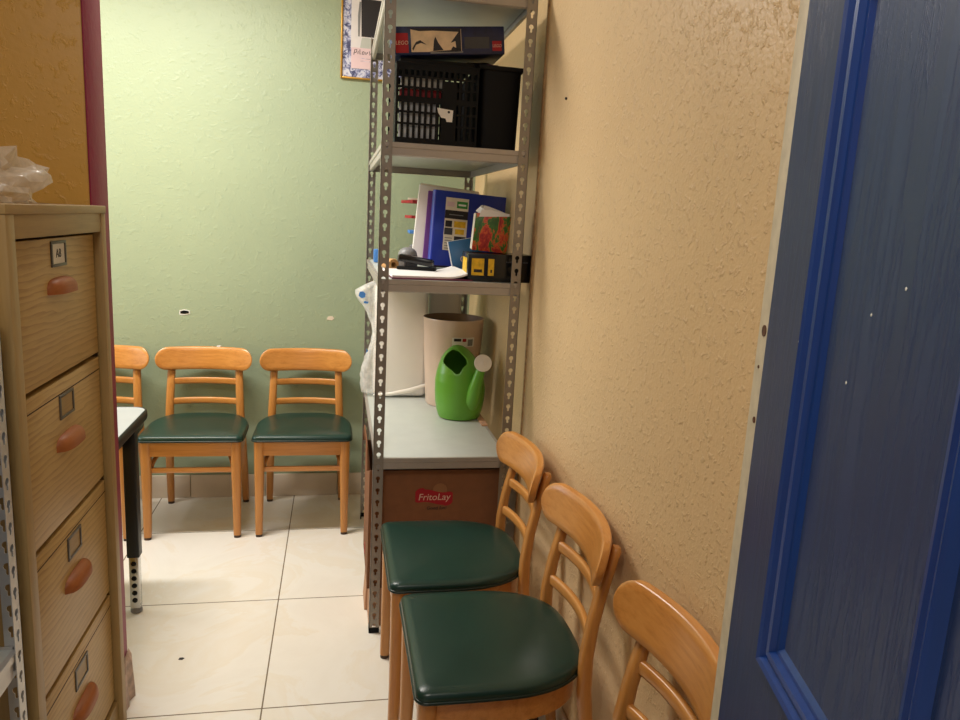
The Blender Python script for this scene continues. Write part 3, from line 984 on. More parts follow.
# upright documents: binder in front, purple folder and white stack behind, all leaning a little
tilt = math.radians(-5)
def slab(name, label, cat, m, loc, w, d, h, rz=0.0, rx=tilt, ry=math.radians(1.5), bev=0.002):
    t = thing(name, label, cat, loc, rot=(rx, ry, rz))
    mk('cover', B(0, w, -d / 2, d / 2, 0, h, bev), m, t)
    return t
BI = thing('ring_binder', 'blue ring binder with printed cover label standing behind the tissue box', 'binder', (0.347, 2.885, z2 + 0.0200), rot=(tilt, math.radians(3), 0.02))
w, h = 0.288, 0.286
mk('front_cover', B(0.012, w, -0.032, -0.029, 0, h, 0.001), M['binder_blue'], BI)
mk('back_cover', B(0.012, w, 0.006, 0.009, 0, h, 0.001), M['binder_blue'], BI)
bm = bm_new()
pts = []
for i in range(13):
    a = PI / 2 + PI * i / 12
    pts.append((0.014 + 0.015 * math.cos(a), -0.0115 + 0.0205 * math.sin(a)))
for i in range(12, -1, -1):
    a = PI / 2 + PI * i / 12
    pts.append((0.014 + 0.012 * math.cos(a), -0.0115 + 0.0175 * math.sin(a)))
prism(bm, pts, 0, h)
mk('spine', bm, M['binder_blue'], BI, 50)
mk('pages', B(0.018, w - 0.015, -0.027, 0.004, 0.006, h - 0.012), M['paper'], BI)
y = -0.0326
def lab(x0, x1, z0, z1, m, nm, par, dy=0.0):
    return mk(nm, B(x0, x1, y - 0.0006 - dy, y - dy, z0, z1), M[m], par, 0)
L0 = mk('cover_label', B(0.050, 0.140, y - 0.0006, y + 0.0002, 0.060, 0.262), M['paper_cream'], BI, 0)
lab(0.094, 0.136, 0.224, 0.250, 'card_green', 'green_badge', L0, 0.0006)
lab(0.100, 0.130, 0.233, 0.240, 'paper', 'badge_print', L0, 0.0012)
lab(0.056, 0.084, 0.228, 0.246, 'poster_pink', 'pale_badge', L0, 0.0006)
lab(0.050, 0.140, 0.182, 0.214, 'ink', 'black_band', L0, 0.0006)
lab(0.066, 0.122, 0.196, 0.199, 'grey_mid', 'band_print', L0, 0.0012)
lab(0.054, 0.080, 0.150, 0.174, 'ink', 'picture', L0, 0.0006)
lab(0.088, 0.134, 0.150, 0.174, 'yellow', 'picture', L0, 0.0006)
lab(0.052, 0.084, 0.120, 0.146, 'grey_dark', 'picture', L0, 0.0006)
lab(0.094, 0.130, 0.124, 0.144, 'yellow', 'picture', L0, 0.0006)
lab(0.092, 0.138, 0.096, 0.116, 'ink', 'picture', L0, 0.0006)
for k in range(5):
    lab(0.056, 0.084, 0.066 + k * 0.010, 0.069 + k * 0.010, 'grey_mid', 'text_line', L0, 0.0006)
lab(0.096, 0.134, 0.078, 0.092, 'paper', 'barcode', L0, 0.0006)
for k in range(9):
    lab(0.099 + k * 0.0038, 0.101 + k * 0.0038, 0.082, 0.091, 'ink', 'bar', L0, 0.0012)
slab('purple_folder', 'purple folder standing just behind the blue binder', 'folder', M['purple'], (0.330, 2.914, z2 + 0.0185), 0.26, 0.012, 0.286, 0.0, tilt, math.radians(3.6))
WS = thing('paper_binder', 'thick white stack of papers standing left of the blue binder', 'papers', (0.290, 2.947, z2 + 0.0275), rot=(tilt, math.radians(5), 0.0))
for k in range(4):
    bm = bm_new(); box(bm, 0.004 * k * (k % 2), 0.235 + 0.004 * (k % 3), -0.018 + 0.011 * k, -0.008 + 0.011 * k, 0, 0.298 + 0.004 * ((k * 2) % 3), 0.001)
    mk('sheaf', bm, M['paper'] if k % 2 == 0 else M['paper_cream'], WS)
bm = bm_new(); box(bm, 0.03, 0.262, 0.026, 0.028, 0.03, 0.312)
mk('loose_sheet', bm, M['paper'], WS, 0, rot=(0, math.radians(7), 0))
# brochure rack behind them, its brochures poking out to the left
BR = thing('letter_tray', 'black letter tray at the back of the middle shelf behind the white papers', 'tray', (0.515, 3.175, z2))
for k in range(5):
    mk('tray_shelf', B(-0.135, 0.115, -0.13, 0.13, 0.002 + 0.062 * k, 0.006 + 0.062 * k, 0.001), M['black_plastic'], BR)
for sx, sy in ((-1, -1), (1, -1), (-1, 1), (1, 1)):
    x = -0.127 if sx < 0 else 0.110
    mk('post', B(x - .004, x + .004, sy * 0.126 - .004, sy * 0.126 + .004, 0, 0.258), M['black_plastic'], BR)
for k, (m, dx, lab_) in enumerate((('grey_mid', -0.045, 'grey leaflet sticking out of the lowest used level of the letter tray'), ('print_blue', -0.055, 'blue edged leaflet sticking out of the letter tray low down'), ('red_card', -0.060, 'red and white leaflet sticking out halfway up the letter tray'), ('red_card', -0.070, 'red leaflet on the top of the letter tray, under a cream one'))):
    zz = z2 + 0.0062 + 0.062 * (k + 1) if k < 4 else 0
    mk_ = B(-0.11, 0.13, -0.10, 0.10, 0, 0.012, 0.001)
    tag(mk('leaflet', mk_, M[m], loc=(0.462 + dx, 3.165, zz), rot=(0, 0, 0.1 * (k - 1.5))), lab_, 'leaflet')
tag(mk('leaflet', B(-0.11, 0.11, -0.10, 0.10, 0, 0.008, 0.001), M['paper_cream'], loc=(0.412, 3.15, z2 + 0.0062 + 0.248 + 0.0125), rot=(0, 0, -0.25)), 'cream leaflet lying on top of the red one at the letter tray', 'leaflet')

# black box with yellow pictures, tissue box on top, teal book behind
KB = thing('black_carton', 'black carton with yellow pictures at the front of the middle shelf', 'box', (0.538, 2.492, z2), -0.03)
mk('carton_body', B(-0.108, 0.108, -0.075, 0.075, 0, 0.092, 0.002), M['black_gloss'], KB)
for (x0, x1) in ((-0.096, -0.054), (-0.040, -0.020)):
    pn = mk('picture', B(x0, x1, -0.0758, -0.0748, 0.020, 0.076), M['yellow'], KB, 0)
    mk('picture_detail', B(x0 + .008, x1 - .006, -0.0764, -0.0756, 0.030, 0.040), M['ink'], pn, 0)
mk('side_picture', B(-0.1088, -0.1078, -0.05, 0.05, 0.015, 0.075), M['yellow'], KB, 0)
mk('print_line', B(0.02, 0.095, -0.0758, -0.0748, 0.066, 0.069), M['grey_dark'], KB, 0)
TB = thing('tissue_box', 'red and green printed tissue box tilted on the black carton', 'tissue box', (0.512, 2.515, z2 + 0.0970), rot=(0, math.radians(4), -0.12))
mk('carton_body', B(-0.060, 0.060, -0.052, 0.052, 0, 0.124, 0.002), M['tissue_print'], TB)
mk('side_panel', B(-0.0606, -0.0598, -0.051, 0.051, 0.002, 0.122), M['paper_cream'], TB)
mk('opening_flap', B(-0.048, 0.048, -0.036, 0.036, 0.1235, 0.1252), M['paper'], TB)
bm = bm_new()
N1, N2 = 9, 16
grid_ = []
for i in range(N1):
    f = i / (N1 - 1)
    row = []
    for k in range(N2):
        a = 2 * PI * k / N2
        r = 0.030 * (1 - f) ** 0.6 * (1 + 0.35 * math.sin(3 * a + 2 * f)) + 0.002
        row.append(bm.verts.new((r * math.cos(a) * 1.5 - 0.034 * f + 0.0, r * math.sin(a), 0.126 + 0.022 * f + 0.005 * math.sin(5 * a))))
    grid_.append(row)
for a, b in zip(grid_, grid_[1:]):
    for k in range(N2):
        bm.faces.new((a[k], a[(k + 1) % N2], b[(k + 1) % N2], b[k]))
mk('tissue', bm, M['tissue'], TB, 60)
bm = bm_new()
prism(bm, [(-0.050, 0), (0.050, 0.012), (0.052, 0.020), (-0.01, 0.026), (-0.045, 0.024)], -0.003, 0.003)
bm.transform(Matrix.Rotation(PI / 2, 4, 'X'))
mk('tissue', bm, M['tissue'], TB, 60, loc=(0.002, -0.050, 0.112))
TE = thing('teal_book', 'thin teal book leaning against the blue binder beside the tissue box', 'book', (0.425, 2.70, z2 + 0.0022), rot=(math.radians(-14), math.radians(-12), -0.05))
mk('cover', B(0, 0.12, -0.007, 0.007, 0, 0.118, 0.001), M['teal'], TE)
mk('pages', B(-0.003, 0.117, -0.0055, 0.0055, 0.003, 0.1195), M['paper'], TE)
bm = bm_new()
sweep(bm, [(0.011 * math.cos(2 * PI * i / 18), 0.011 * math.sin(2 * PI * i / 18), 0) for i in range(18)], (0.0016, 0.0004), 6, closed=True)
bm.transform(Matrix.Rotation(PI / 2, 4, 'X'))
mk('emblem', bm, M['logo_white'], TE, 0, loc=(0.046, -0.0074, 0.045))

# ---- deck 1: crate, black tub, toy box
z1 = D1 + 0.0015
CR = thing('plastic_crate', 'black lattice plastic crate at the left of the upper shelf', 'crate', (0.306, 2.585, z1))
bm = bm_new()
cw, cd, chh = 0.128, 0.145, 0.246
def lattice(face):
    for k in range(15):
        q = -1 + 2 * k / 14
        if face in 'fb':
            yy = -cd if face == 'f' else cd
            box(bm, q * cw - (.0042 if face == 'f' else .0078), q * cw + (.0042 if face == 'f' else .0078), yy - .003, yy + .003, 0.0, chh)
        else:
            xx = -cw if face == 'l' else cw
            box(bm, xx - .003, xx + .003, q * cd - .0075, q * cd + .0075, 0.0, chh)
    for z, hh_ in ((0.0, .022), (0.062, .006), (0.098, .006), (0.130, .018), (0.172, .006), (0.205, .006), (0.228, .018)):
        if face in 'fb':
            yy = -cd if face == 'f' else cd
            box(bm, -cw - .003, cw + .003, yy - .0035, yy + .0035, z, z + hh_)
        else:
            xx = -cw if face == 'l' else cw
            box(bm, xx - .0035, xx + .0035, -cd - .003, cd + .003, z, z + hh_)
for f_ in 'fblr':
    lattice(f_)
box(bm, -cw, cw, -cd, cd, 0.0, 0.005)
box(bm, 0.015, 0.062, -cd - .004, -cd + .003, 0.0, 0.20)
mk('basket', bm, M['black_plastic'], CR, 0)
mk('rim', sweep(bm_new(), [(-cw, -cd, chh), (cw, -cd, chh), (cw, cd, chh), (-cw, cd, chh)], (0.007, 0.005), 8, 3, closed=True), M['black_plastic'], CR, 30)
bm = bm_new()
prism(bm, [(-0.026, 0.021), (0.026, 0.016), (0.024, -0.020), (0.006, -0.020), (0.002, -0.010), (-0.012, -0.008), (-0.022, 0.006)], 0, 0.001)
bm.transform(Matrix.Rotation(PI / 2, 4, 'X'))
lbq = mk('paper_label', bm, M['paper'], CR, 0, loc=(0.026, -cd - 0.0045, 0.098))
bm = bm_new(); bmesh.ops.create_cone(bm, cap_ends=True, segments=12, radius1=0.004, radius2=0.004, depth=0.0006); bm.transform(Matrix.Rotation(PI / 2, 4, 'X'))
mk('label_mark', bm, M['ink'], lbq, loc=(0.012, -0.0013, 0.010))
tag(mk('stored_papers', B(-0.110, 0.010, -0.02, 0.02, 0, 0.128, 0.002), M['paper'], loc=(0.300, 2.475, z1 + 0.0055)), 'white papers showing through the lower lattice of the black crate', 'papers')
tag(mk('stored_carton', B(-0.110, 0.020, -0.02, 0.02, 0, 0.038, 0.002), M['red_card'], loc=(0.300, 2.475, z1 + 0.1345)), 'red carton showing through the middle of the black crate', 'box')
tag(mk('stored_pad', B(-0.108, 0.030, -0.02, 0.02, 0, 0.036, 0.002), M['paper_cream'], loc=(0.300, 2.475, z1 + 0.1735)), 'cream pad on the red carton inside the black crate', 'pad')
tag(mk('flat_case', B(-0.120, 0.120, -0.12, 0.10, 0, 0.016, 0.004), M['black_plastic'], loc=(0.306, 2.585, z1 + 0.2515)), 'flat black case lying on the crate rim under the printed toy box', 'case')
TU = thing('black_tub', 'plain black tub beside the lattice crate on the upper shelf', 'tub', (0.513, 2.60, z1))
bm = bm_new()
rr = [(0.066, 0.150, 0.0), (0.0705, 0.158, 0.246), (0.0735, 0.162, 0.250), (0.0735, 0.162, 0.262), (0.0675, 0.155, 0.262), (0.063, 0.146, 0.006)]
rs = []
for a_, b_, z_ in rr:
    rs.append([bm.verts.new((math.copysign(abs(math.cos(t_)) ** .25, math.cos(t_)) * a_, math.copysign(abs(math.sin(t_)) ** .25, math.sin(t_)) * b_, z_)) for t_ in [2 * PI * (k + .5) / 32 for k in range(32)]])
for a, b in zip(rs, rs[1:]):
    for k in range(32):
        bm.faces.new((a[k], a[(k + 1) % 32], b[(k + 1) % 32], b[k]))
bm.faces.new(rs[0]); bm.faces.new(rs[-1])
mk('tub_body', bm, M['black_plastic'], TU, 40)
mk('tub_rim', sweep(bm_new(), [(-0.072, -0.160, 0.256), (0.072, -0.160, 0.256), (0.072, 0.160, 0.256), (-0.072, 0.160, 0.256)], (0.004, 0.006), 8, 3, closed=True), M['black_plastic'], TU, 30)
# toy box resting on crate and pouch
PO = thing('dark_pouch', 'crumpled dark pouch wedged under the right end of the printed toy box', 'pouch', (0.462, 2.575, z1 + 0.2625))
bm = bm_new(); bmesh.ops.create_icosphere(bm, subdivisions=3, radius=0.05)
for v in bm.verts:
    v.co.x *= 1.2; v.co.y *= 1.3; v.co.z = v.co.z * 0.26 + 0.013
crumple(bm, 0.003, 8)
for v in bm.verts: v.co.z = max(0.0005, v.co.z)
mk('pouch_body', bm, M['scene_dark'], PO, 50)
mk('pouch_stripe', B(0.012, 0.05, -0.062, -0.054, 0.006, 0.016), M['maroon'], PO)
tb_tilt = math.radians(-5.5)
TY = thing('toy_box', 'long printed toy box with red logo squares lying on top of the black crate', 'box', (0.170, 2.545, z1 + 0.2690), rot=(0, tb_tilt, 0.0))
w = 0.352
mk('box_body', B(0, w, -0.09, 0.09, 0, 0.084, 0.002), M['box_navy'], TY)
yf = -0.0908
def face(x0, x1, z0_, z1_, m, nm, par, dy=0.0):
    return mk(nm, B(x0, x1, yf - dy, yf - dy + 0.0012, z0_, z1_), M[m], par, 0)
for nm, (x0, x1, z0_, z1_) in (('left', (0.003, 0.043, 0.006, 0.064)), ('right', (0.312, 0.342, 0.010, 0.040))):
    q = face(x0, x1, z0_, z1_, 'logo_red', 'logo_square', TY, 0.0004)
    mk('logo_lettering', text_bm('LEGO', 0.40 * (x1 - x0), 0.0004, 0.1), M['logo_white'], q, 0, loc=((x0 + x1) / 2, yf - 0.0010, (z0_ + z1_) / 2))
pc = face(0.052, 0.212, 0.008, 0.076, 'scene_print', 'box_picture', TY, 0.0004)
def silh(pts, nm='picture_shape', m='scene_dark'):
    bm = bm_new(); prism(bm, [(0.052 + (x - 0.056) * 1.1, 0.008 + (z - 0.01) * 1.34) for x, z in pts], 0, 0.0006); bm.transform(Matrix.Rotation(PI / 2, 4, 'X'))
    mk(nm, bm, M[m], pc, 0, loc=(0, yf - 0.0006, 0))
silh([(0.058, 0.018), (0.070, 0.032), (0.082, 0.036), (0.100, 0.026), (0.084, 0.030), (0.070, 0.026), (0.060, 0.012)])
silh([(0.118, 0.012), (0.122, 0.036), (0.126, 0.044), (0.134, 0.030), (0.148, 0.014)])
silh([(0.105, 0.010), (0.170, 0.014), (0.176, 0.022), (0.200, 0.014), (0.200, 0.010)])
silh([(0.170, 0.030), (0.200, 0.060), (0.200, 0.014), (0.186, 0.016), (0.184, 0.034)])
silh([(0.056, 0.060), (0.08, 0.056), (0.12, 0.057), (0.200, 0.054), (0.200, 0.062), (0.056, 0.062)])
silh([(0.110, 0.006), (0.205, 0.008), (0.205, 0.012), (0.110, 0.011)], 'picture_shape', 'grey_mid')
face(0.222, 0.302, 0.018, 0.052, 'grey_dark', 'picture_panel', TY, 0.0004)

# ---------------------------------------------------------------- poster
PO2 = thing('framed_poster', 'gold framed collage print high on the green wall behind the shelf', 'picture', (0.155, YB - 0.001, 2.06))
pw, ph_ = 0.152, 0.46
bm = bm_new()
for x0, x1, z0_, z1_ in ((-pw, -pw + .009, 0, ph_), (pw - .009, pw, 0, ph_), (-pw + .009, pw - .009, 0, .009), (-pw + .009, pw - .009, ph_ - .009, ph_)):
    box(bm, x0, x1, -0.016, 0, z0_, z1_, 0.002)
mk('frame', bm, M['gold'], PO2, 30)
mk('print', B(-pw + .008, pw - .008, -0.010, -0.002, 0.008, ph_ - 0.008), M['poster_border'], PO2, 0)
mk('photo', B(-0.106, 0.13, -0.0114, -0.0102, 0.135, 0.43), M['poster_white'], PO2, 0)
bm = bm_new(); prism(bm, [(-0.058, 0.190), (0.012, 0.190), (0.038, 0.352), (-0.062, 0.356)], 0, 0.0006); bm.transform(Matrix.Rotation(PI / 2, 4, 'X'))
mk('dark_panel', bm, M['ink'], PO2, 0, loc=(0, -0.0116, 0))
bm = bm_new(); prism(bm, [(-0.064, 0.140), (-0.010, 0.138), (0.010, 0.185), (-0.056, 0.186)], 0, 0.0004); bm.transform(Matrix.Rotation(PI / 2, 4, 'X'))
mk('grey_panel', bm, M['steel_board'], PO2, 0, loc=(0, -0.0116, 0))
bm = bm_new(); prism(bm, [(-0.074, 0.19), (-0.066, 0.19), (-0.062, 0.34), (-0.070, 0.34), (-0.076, 0.28)], 0, 0.0004); bm.transform(Matrix.Rotation(PI / 2, 4, 'X'))
mk('grey_edge', bm, M['grey_mid'], PO2, 0, loc=(0, -0.0116, 0))
nt_ = mk('note', B(-0.104, -0.006, -0.0132, -0.0120, 0.048, 0.140), M['poster_pink'], PO2, 0)
def scrawl(pts, r=0.0016):
    bm = bm_new(); sweep(bm, [(x, 0, z) for x, z in pts], (r, 0.0005), 6, 2, Vector((0, 1, 0))); return bm
strokes = [[(-0.092, 0.108), (-0.088, 0.130), (-0.078, 0.132), (-0.080, 0.120), (-0.088, 0.117)], [(-0.073, 0.112), (-0.072, 0.126)], [(-0.064, 0.133), (-0.064, 0.112), (-0.058, 0.114)], [(-0.052, 0.124), (-0.053, 0.112), (-0.045, 0.112), (-0.044, 0.124), (-0.050, 0.125)], [(-0.037, 0.124), (-0.037, 0.112), (-0.030, 0.118), (-0.027, 0.124)], [(-0.020, 0.128), (-0.018, 0.110), (-0.012, 0.124)]]
for s_ in strokes:
    mk('pen_stroke', scrawl(s_), M['ink'], nt_, 0, loc=(0, -0.0136, 0))
for zz in (0.094, 0.082):
    mk('pen_stroke', scrawl([(-0.06, zz), (-0.048, zz + .001), (-0.035, zz - .001), (-0.014, zz)], 0.0008), M['poster_border'], nt_, 0, loc=(0, -0.0136, 0))

# ---------------------------------------------------------------- oak file cabinet
FX, FY0, FY1, FH = -0.5645, 1.424, 1.992, 1.432
FC = thing('file_cabinet', 'tall oak four drawer file cabinet against the ochre partition wall', 'cabinet', (FX, (FY0 + FY1) / 2, 0))
hy = (FY1 - FY0) / 2
bm = bm_new()
box(bm, -0.60, -0.0222, -hy, -hy + 0.020, 0, FH - 0.018, 0.0005); box(bm, -0.60, -0.0222, hy - 0.020, hy, 0, FH - 0.018, 0.0005)
box(bm, -0.60, -0.585, -hy + 0.02, hy - 0.02, 0, FH - 0.018)
mk('case', bm, M['oak_z'], FC, 30)
mk('top_panel', B(-0.605, 0.003, -hy - 0.002, hy + 0.002, FH - 0.018, FH, 0.002), M['oak_y'], FC, 30)
mk('top_rail', B(-0.02, -0.001, -hy + 0.02, hy - 0.02, FH - 0.062, FH - 0.018, 0.001), M['oak_y'], FC, 30)
mk('stile', B(-0.022, 0.0015, -hy, -hy + 0.036, 0.0, FH - 0.018, 0.0015), M['oak_z'], FC, 30)
mk('stile', B(-0.022, 0.0015, hy - 0.031, hy, 0.0, FH - 0.018, 0.0015), M['oak_z'], FC, 30)
mk('back_fill', B(-0.06, -0.042, -hy + 0.02, hy - 0.02, 0.06, FH - 0.03), M['gap'], FC, 0)
mk('plinth', B(-0.05, -0.012, -hy + 0.036, hy - 0.031, 0.0, 0.088, 0.001), M['oak_y'], FC, 30)
tops = [1.367, 1.064, 0.738, 0.413]
bots = [1.072, 0.747, 0.422, 0.097]
for i, (zt, zb) in enumerate(zip(tops, bots)):
    dr = mk('drawer', B(-0.040, -0.019, -hy + 0.038, hy - 0.033, zb, zt - 0.004, 0.0012), M['oak_front'], FC, 30)
    if i:
        mk('groove', B(-0.0195, -0.0186, -hy + 0.038, hy - 0.033, zt - 0.036, zt - 0.0335), M['gap'], dr, 0)
    zc = (1.265, 0.925, 0.594, 0.264)[i]
    yc = 0.012
    bm = bm_new()
    # half-moon wooden pull, flat underside
    NS = 20
    rows = []
    for j in range(7):
        a = (PI / 2) * j / 6
        row = []
        for k in range(NS + 1):
            f = -1 + 2 * k / NS
            e = (1 - abs(f) ** 3.2) ** 0.5
            row.append(bm.verts.new((-0.019 + 0.026 * e * math.sin(a), yc + 0.070 * f, zc - 0.016 + 0.032 * (0.45 + 0.55 * e) * math.cos(a) ** 0.7)))
        rows.append(row)
    for a, b in zip(rows, rows[1:]):
        for k in range(NS):
            try:
                bm.faces.new((a[k], a[k + 1], b[k + 1], b[k]))
            except ValueError:
                pass
    base = [bm.verts.new((-0.020, v.co.y, zc - 0.0185)) for v in rows[-1]]
    for k in range(NS):
        bm.faces.new((rows[-1][k], rows[-1][k + 1], base[k + 1], base[k]))
    mk('pull', bm, M['pull'], dr, 60)
    zk = (1.330, 1.000, 0.670, 0.342)[i]
    bm = bm_new()
    y0, y1 = -0.030, 0.056
    for (a0, a1, b0, b1) in ((y0, y1, zk - .027, zk - .021), (y0, y1, zk + .021, zk + .027), (y0, y0 + .007, zk - .021, zk + .021), (y1 - .007, y1, zk - .021, zk + .021)):
        box(bm, -0.0195, -0.0155, a0, a1, b0, b1, 0.0008)
    ho = mk('card_holder', bm, M['pewter'], dr, 30)
    cd_ = mk('card', B(-0.0192, -0.0180, y0 + .007, y1 - .007, zk - .021, zk + .021), M['white_card'] if i == 0 else M['oak_y'], ho, 0)
    if i == 0:
        tb = text_bm('A8', 0.026, 0.0003)
        tb.transform(Matrix.Rotation(PI / 2, 4, 'Z'))
        mk('card_lettering', tb, M['ink'], ho, 0, loc=(-0.0176, (y0 + y1) / 2, zk))

# crumpled plastic bag on the cabinet
bm = bm_new(); bmesh.ops.create_icosphere(bm, subdivisions=4, radius=1.0)
rnd = random.Random(4)
from mathutils import noise as mn
for v in bm.verts:
    p = v.co.copy()
    n1 = mn.noise(p * 2.1) * 0.5 + mn.noise(p * 5.0) * 0.3
    v.co = Vector((p.x * 0.10, p.y * 0.15, p.z * 0.075)) * (1 + n1)
    v.co.z = max(-0.03, v.co.z) + 0.0305
tag(mk('plastic_bag', bm, M['film_soft'], loc=(-0.69, 1.60, FH + 0.0005), smooth=35), 'crumpled translucent plastic bag on top of the oak cabinet', 'bag')

# ---------------------------------------------------------------- low rack at the left
RK = thing('metal_rack', 'galvanised slotted metal rack in front of the oak cabinet at the left edge', 'shelf', (-0.806, 0.93, 0))
rx0, rx1, ry0, ry1 = -0.24, 0.24, -0.45, 0.45
for x, sx in ((rx0, 1), (rx1, -1)):
    for y, sy in ((ry0, 1), (ry1, -1)):
        upright(RK, x, y, sx, sy, 1.26, 0.030, 'galv')
for z in (0.18, 0.622, 1.235):
    deck(RK, z, rx0, rx1, ry0, ry1, 'steel_board', 'galv', 0.05)
SB = thing('storage_box', 'black patterned storage box on the deck of the left metal rack', 'box', (-0.806, 1.13, 0.6245))
mk('box_body', B(-0.185, 0.200, -0.19, 0.19, 0, 0.54, 0.012), M['black_plastic'], SB)
mk('lid', B(-0.195, 0.202, -0.2, 0.2, 0.54, 0.57, 0.008), M['grey_dark'], SB)

# ---------------------------------------------------------------- table
TA = thing('work_table', 'white table with black edge and adjustable leg, cut off behind the cabinet', 'table', (-1.27, 2.50, 0))
def rrect(x0, x1, y0, y1, r, n=6):
    o = []
    for cx, cy, a0 in ((x1 - r, y1 - r, 0), (x0 + r, y1 - r, PI / 2), (x0 + r, y0 + r, PI), (x1 - r, y0 + r, 1.5 * PI)):
        for i in range(n + 1):
            a = a0 + PI / 2 * i / n
            o.append((cx + r * math.cos(a), cy + r * math.sin(a)))
    return o
zt = 0.706
bm = bm_new(); prism(bm, rrect(-0.595, 0.595, -0.296, 0.296, 0.045), zt - 0.030, zt)
mk('tabletop', bm, M['tabletop'], TA, 30)
bm = bm_new(); sweep(bm, [(x, y, zt - 0.0165) for x, y in rrect(-0.598, 0.598, -0.299, 0.299, 0.047)], (0.006, 0.0175), 10, 3, closed=True)
mk('edge_band', bm, M['black_edge'], TA, 50)
bm = bm_new()
box(bm, 0.530, 0.560, -0.22, 0.22, zt - 0.085, zt - 0.030, 0.002); box(bm, -0.575, -0.545, -0.22, 0.22, zt - 0.085, zt - 0.030, 0.002)
mk('apron', bm, M['black_edge'], TA)
for sx in (-1, 1):
    for yy in (-0.25 if sx > 0 else -0.2, 0.10):
        lx, ly = (0.583 if sx > 0 else -0.562), yy if sx > 0 else yy
        lg = mk('leg', B(lx - .021, lx + .021, ly - .021, ly + .021, 0.215, zt - 0.030, 0.004), M['black_edge'], TA)
        inn = mk('leg_extension', B(lx - .0165, lx + .0165, ly - .0165, ly + .0165, 0.020, 0.30, 0.003), M['chrome'], lg)
        for k in range(6):
            bm = bm_new(); bmesh.ops.create_cone(bm, cap_ends=True, segments=16, radius1=0.009, radius2=0.009, depth=0.002)
            bm.transform(Matrix.Rotation(PI / 2, 4, 'X'))
            mk('hole', bm, M['black_plastic'], lg, 30, loc=(lx, ly - 0.0168, 0.052 + 0.028 * k))
        bm = bm_new(); lathe(bm, [(0.001, 0), (0.017, 0), (0.020, 0.004), (0.020, 0.012), (0.012, 0.022), (0.001, 0.022)], 20)
        mk('glide', bm, M['grey_mid'], lg, 50, loc=(lx, ly, 0))

# ---------------------------------------------------------------- blue door
DT = math.radians(14)
DR = thing('door', 'blue panelled door standing open at the right edge', 'door', (0.51, 0.81, 0.0), rot=(0, 0, -DT))
del DR['category']; del DR['label']
DR.name = 'door_1'; DR['kind'] = 'structure'; DR['label'] = 'blue panelled door standing open at the right edge'
# local: +y along the door towards its free edge (0), -x face looks into the room
DW, DH, DZ = 0.915, 2.04, 0.012
PZ = [(0.20, 0.80), (0.980, 1.702), (1.80, 1.94)]
PS = [(-0.445, -0.145), (-0.80, -0.545)]
bm = bm_new()
box(bm, 0.010, 0.038, -DW, -0.026, DZ, DH)                        # core
zs = [DZ] + [q for p in PZ for q in p] + [DH]
def facebox(s0, s1, z0_, z1_):
    box(bm, 0.0, 0.0101, s0, s1, z0_, z1_)
facebox(PS[0][1], -0.026, DZ, DH); facebox(PS[1][1], PS[0][0], DZ, DH); facebox(-DW, PS[1][0], DZ, DH)
for s0, s1 in PS:
    for a, b in ((DZ, PZ[0][0]), (PZ[0][1], PZ[1][0]), (PZ[1][1], PZ[2][0]), (PZ[2][1], DH)):
        facebox(s0, s1, a, b)
mk('slab', bm, M['door_blue'], DR, 0)
for s0, s1 in PS:
    for a, b in PZ:
        bm = bm_new()
        # raised field with sloped border
        i0 = 0.05
        lo = [(s0 + .004, a + .004), (s1 - .004, a + .004), (s1 - .004, b - .004), (s0 + .004, b - .004)]
        hi = [(s0 + i0 + .004, a + i0 + .0), (s1 - i0, a + i0), (s1 - i0, b - i0), (s0 + i0, b - i0)]
        box(bm, 0.006, 0.0102, s0, s1, a, b)
        pan = mk('panel', bm, M['door_blue'], DR, 0)
        # stepped moulding swept round the panel opening
        prof = [(0.000, 0.000), (0.004, -0.007), (0.006, -0.010), (0.011, -0.008), (0.014, -0.002), (0.018, -0.001), (0.022, -0.006), (0.027, -0.005), (0.030, 0.001), (0.034, 0.002), (0.040, 0.0062)]
        bm = bm_new()
        loops = []
        for ins, dx in prof:
            loops.append([bm.verts.new((dx, s, z)) for s, z in ((s0 + ins, a + ins), (s1 - ins, a + ins), (s1 - ins, b - ins), (s0 + ins, b - ins))])
        for A, C in zip(loops, loops[1:]):
            for k in range(4):
                bm.faces.new((A[k], A[(k + 1) % 4], C[(k + 1) % 4], C[k]))
        mk('moulding', bm, M['door_mould'], DR, 0)
# bare wooden free edge
ed = mk('edge_strip', B(0.0005, 0.038, -0.0262, 0.008, DZ, DH, 0.002), M['raw_edge'], DR, 30)
for z_, s_, r_ in ((1.335, -0.014, 0.007), (1.225, -0.018, 0.004), (1.29, -0.01, 0.002)):
    bm = bm_new(); bmesh.ops.create_cone(bm, cap_ends=True, segments=14, radius1=r_, radius2=r_, depth=0.0012)
    bm.transform(Matrix.Rotation(PI / 2, 4, 'Y'))
    mk('latch_hole' if r_ > .005 else 'screw', bm, M['rust'], ed, 30, loc=(0.0, s_, z_))
for s_, z_, r_ in ((-0.392, 1.592, .0018), (-0.312, 1.413, .0018), (-0.262, 1.386, .0016), (-0.234, 1.320, .0018), (-0.126, 1.34, .0014)):
    bm = bm_new(); bmesh.ops.create_icosphere(bm, subdivisions=1, radius=r_)
    for v in bm.verts: v.co.x *= 0.3
    mk('paint_chip', bm, M['chip'], DR, 50, loc=(0.0058 if s_ < -0.137 else -0.0003, s_, z_))
for sx in (0.0,):
    pass

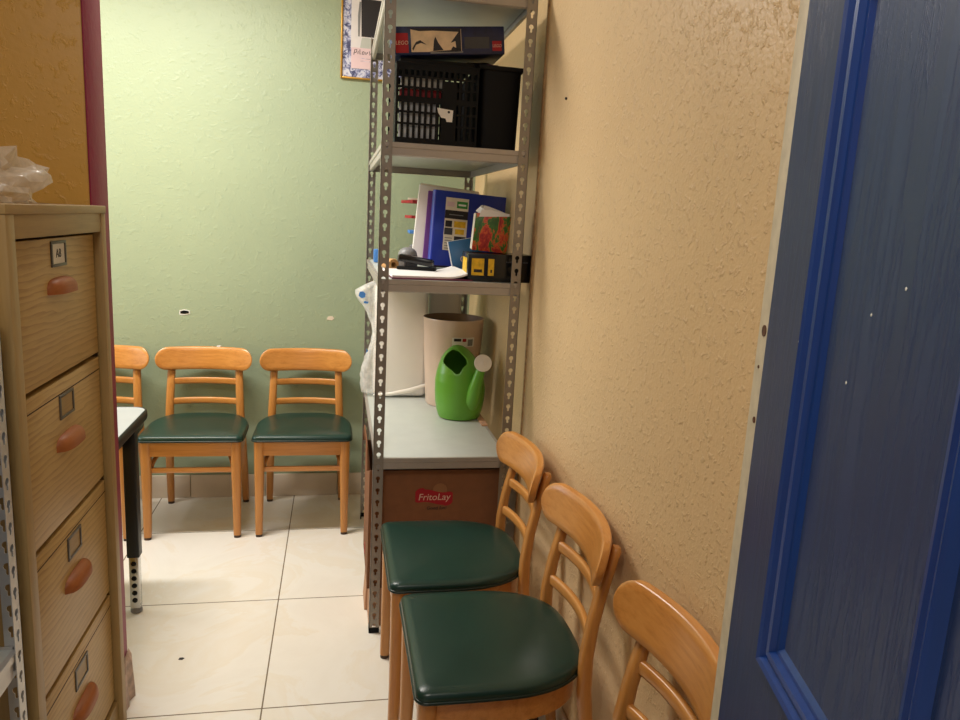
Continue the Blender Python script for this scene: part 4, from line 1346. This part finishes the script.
# ---------------------------------------------------------------- lights
def area(name, loc, size, power, color, rot=(0, 0, 0), size_y=None):
    l = bpy.data.lights.new(name, 'AREA')
    l.energy = power; l.color = color; l.size = size
    if size_y:
        l.shape = 'RECTANGLE'; l.size_y = size_y
    o = bpy.data.objects.new(name, l)
    COL.objects.link(o); o.location = loc; o.rotation_euler = rot
    return o
LF = thing('ceiling_light', 'fluorescent strip light on the back room ceiling', 'lamp', (-0.95, 2.75, CZ))
mk('housing', B(-0.62, 0.62, -0.075, 0.075, -0.06, 0.0, 0.004), M['white_card'], LF)
area('ceiling_lamp_back', (-0.95, 2.75, CZ - 0.065), 1.2, 46, (1.0, 0.955, 0.895), size_y=0.14)
area('ceiling_lamp_front', (-0.3, 0.2, CZ - 0.03), 0.5, 13, (1.0, 0.94, 0.86))
area('window_daylight', (-2.49, 3.0, 1.52), 1.0, 18, (0.88, 0.94, 1.0), rot=(0, -PI / 2, 0), size_y=1.05)
W = bpy.data.worlds.new('World'); S.world = W; W.use_nodes = True
W.node_tree.nodes['Background'].inputs['Color'].default_value = (0.95, 0.95, 1.0, 1)
W.node_tree.nodes['Background'].inputs['Strength'].default_value = 0.22

# ---------------------------------------------------------------- camera
yaw, pitch, roll = (math.radians(a) for a in (11.338, 10.883, 3.040))
cy, sy, cp, sp_ = math.cos(yaw), math.sin(yaw), math.cos(pitch), math.sin(pitch)
fw = Vector((sy * cp, cy * cp, -sp_)); rt = Vector((cy, -sy, 0)); upv = rt.cross(fw)
c, s = math.cos(roll), math.sin(roll)
r2 = c * rt + s * upv; u2 = -s * rt + c * upv
cam = bpy.data.cameras.new('camera')
cam.sensor_width = 36; cam.lens = 735.3 / 960 * 36; cam.clip_start = 0.02
co = bpy.data.objects.new('camera', cam); COL.objects.link(co)
mw = Matrix.Identity(4)
for i in range(3):
    mw[i][0] = r2[i]; mw[i][1] = u2[i]; mw[i][2] = -fw[i]
mw.translation = Vector((0, 0, 1.45))
co.matrix_world = mw
S.camera = co
S.view_settings.view_transform = 'Standard'
S.view_settings.look = 'None'
S.view_settings.exposure = 0.16
S.view_settings.gamma = 1.0
S.view_settings.use_curve_mapping = False
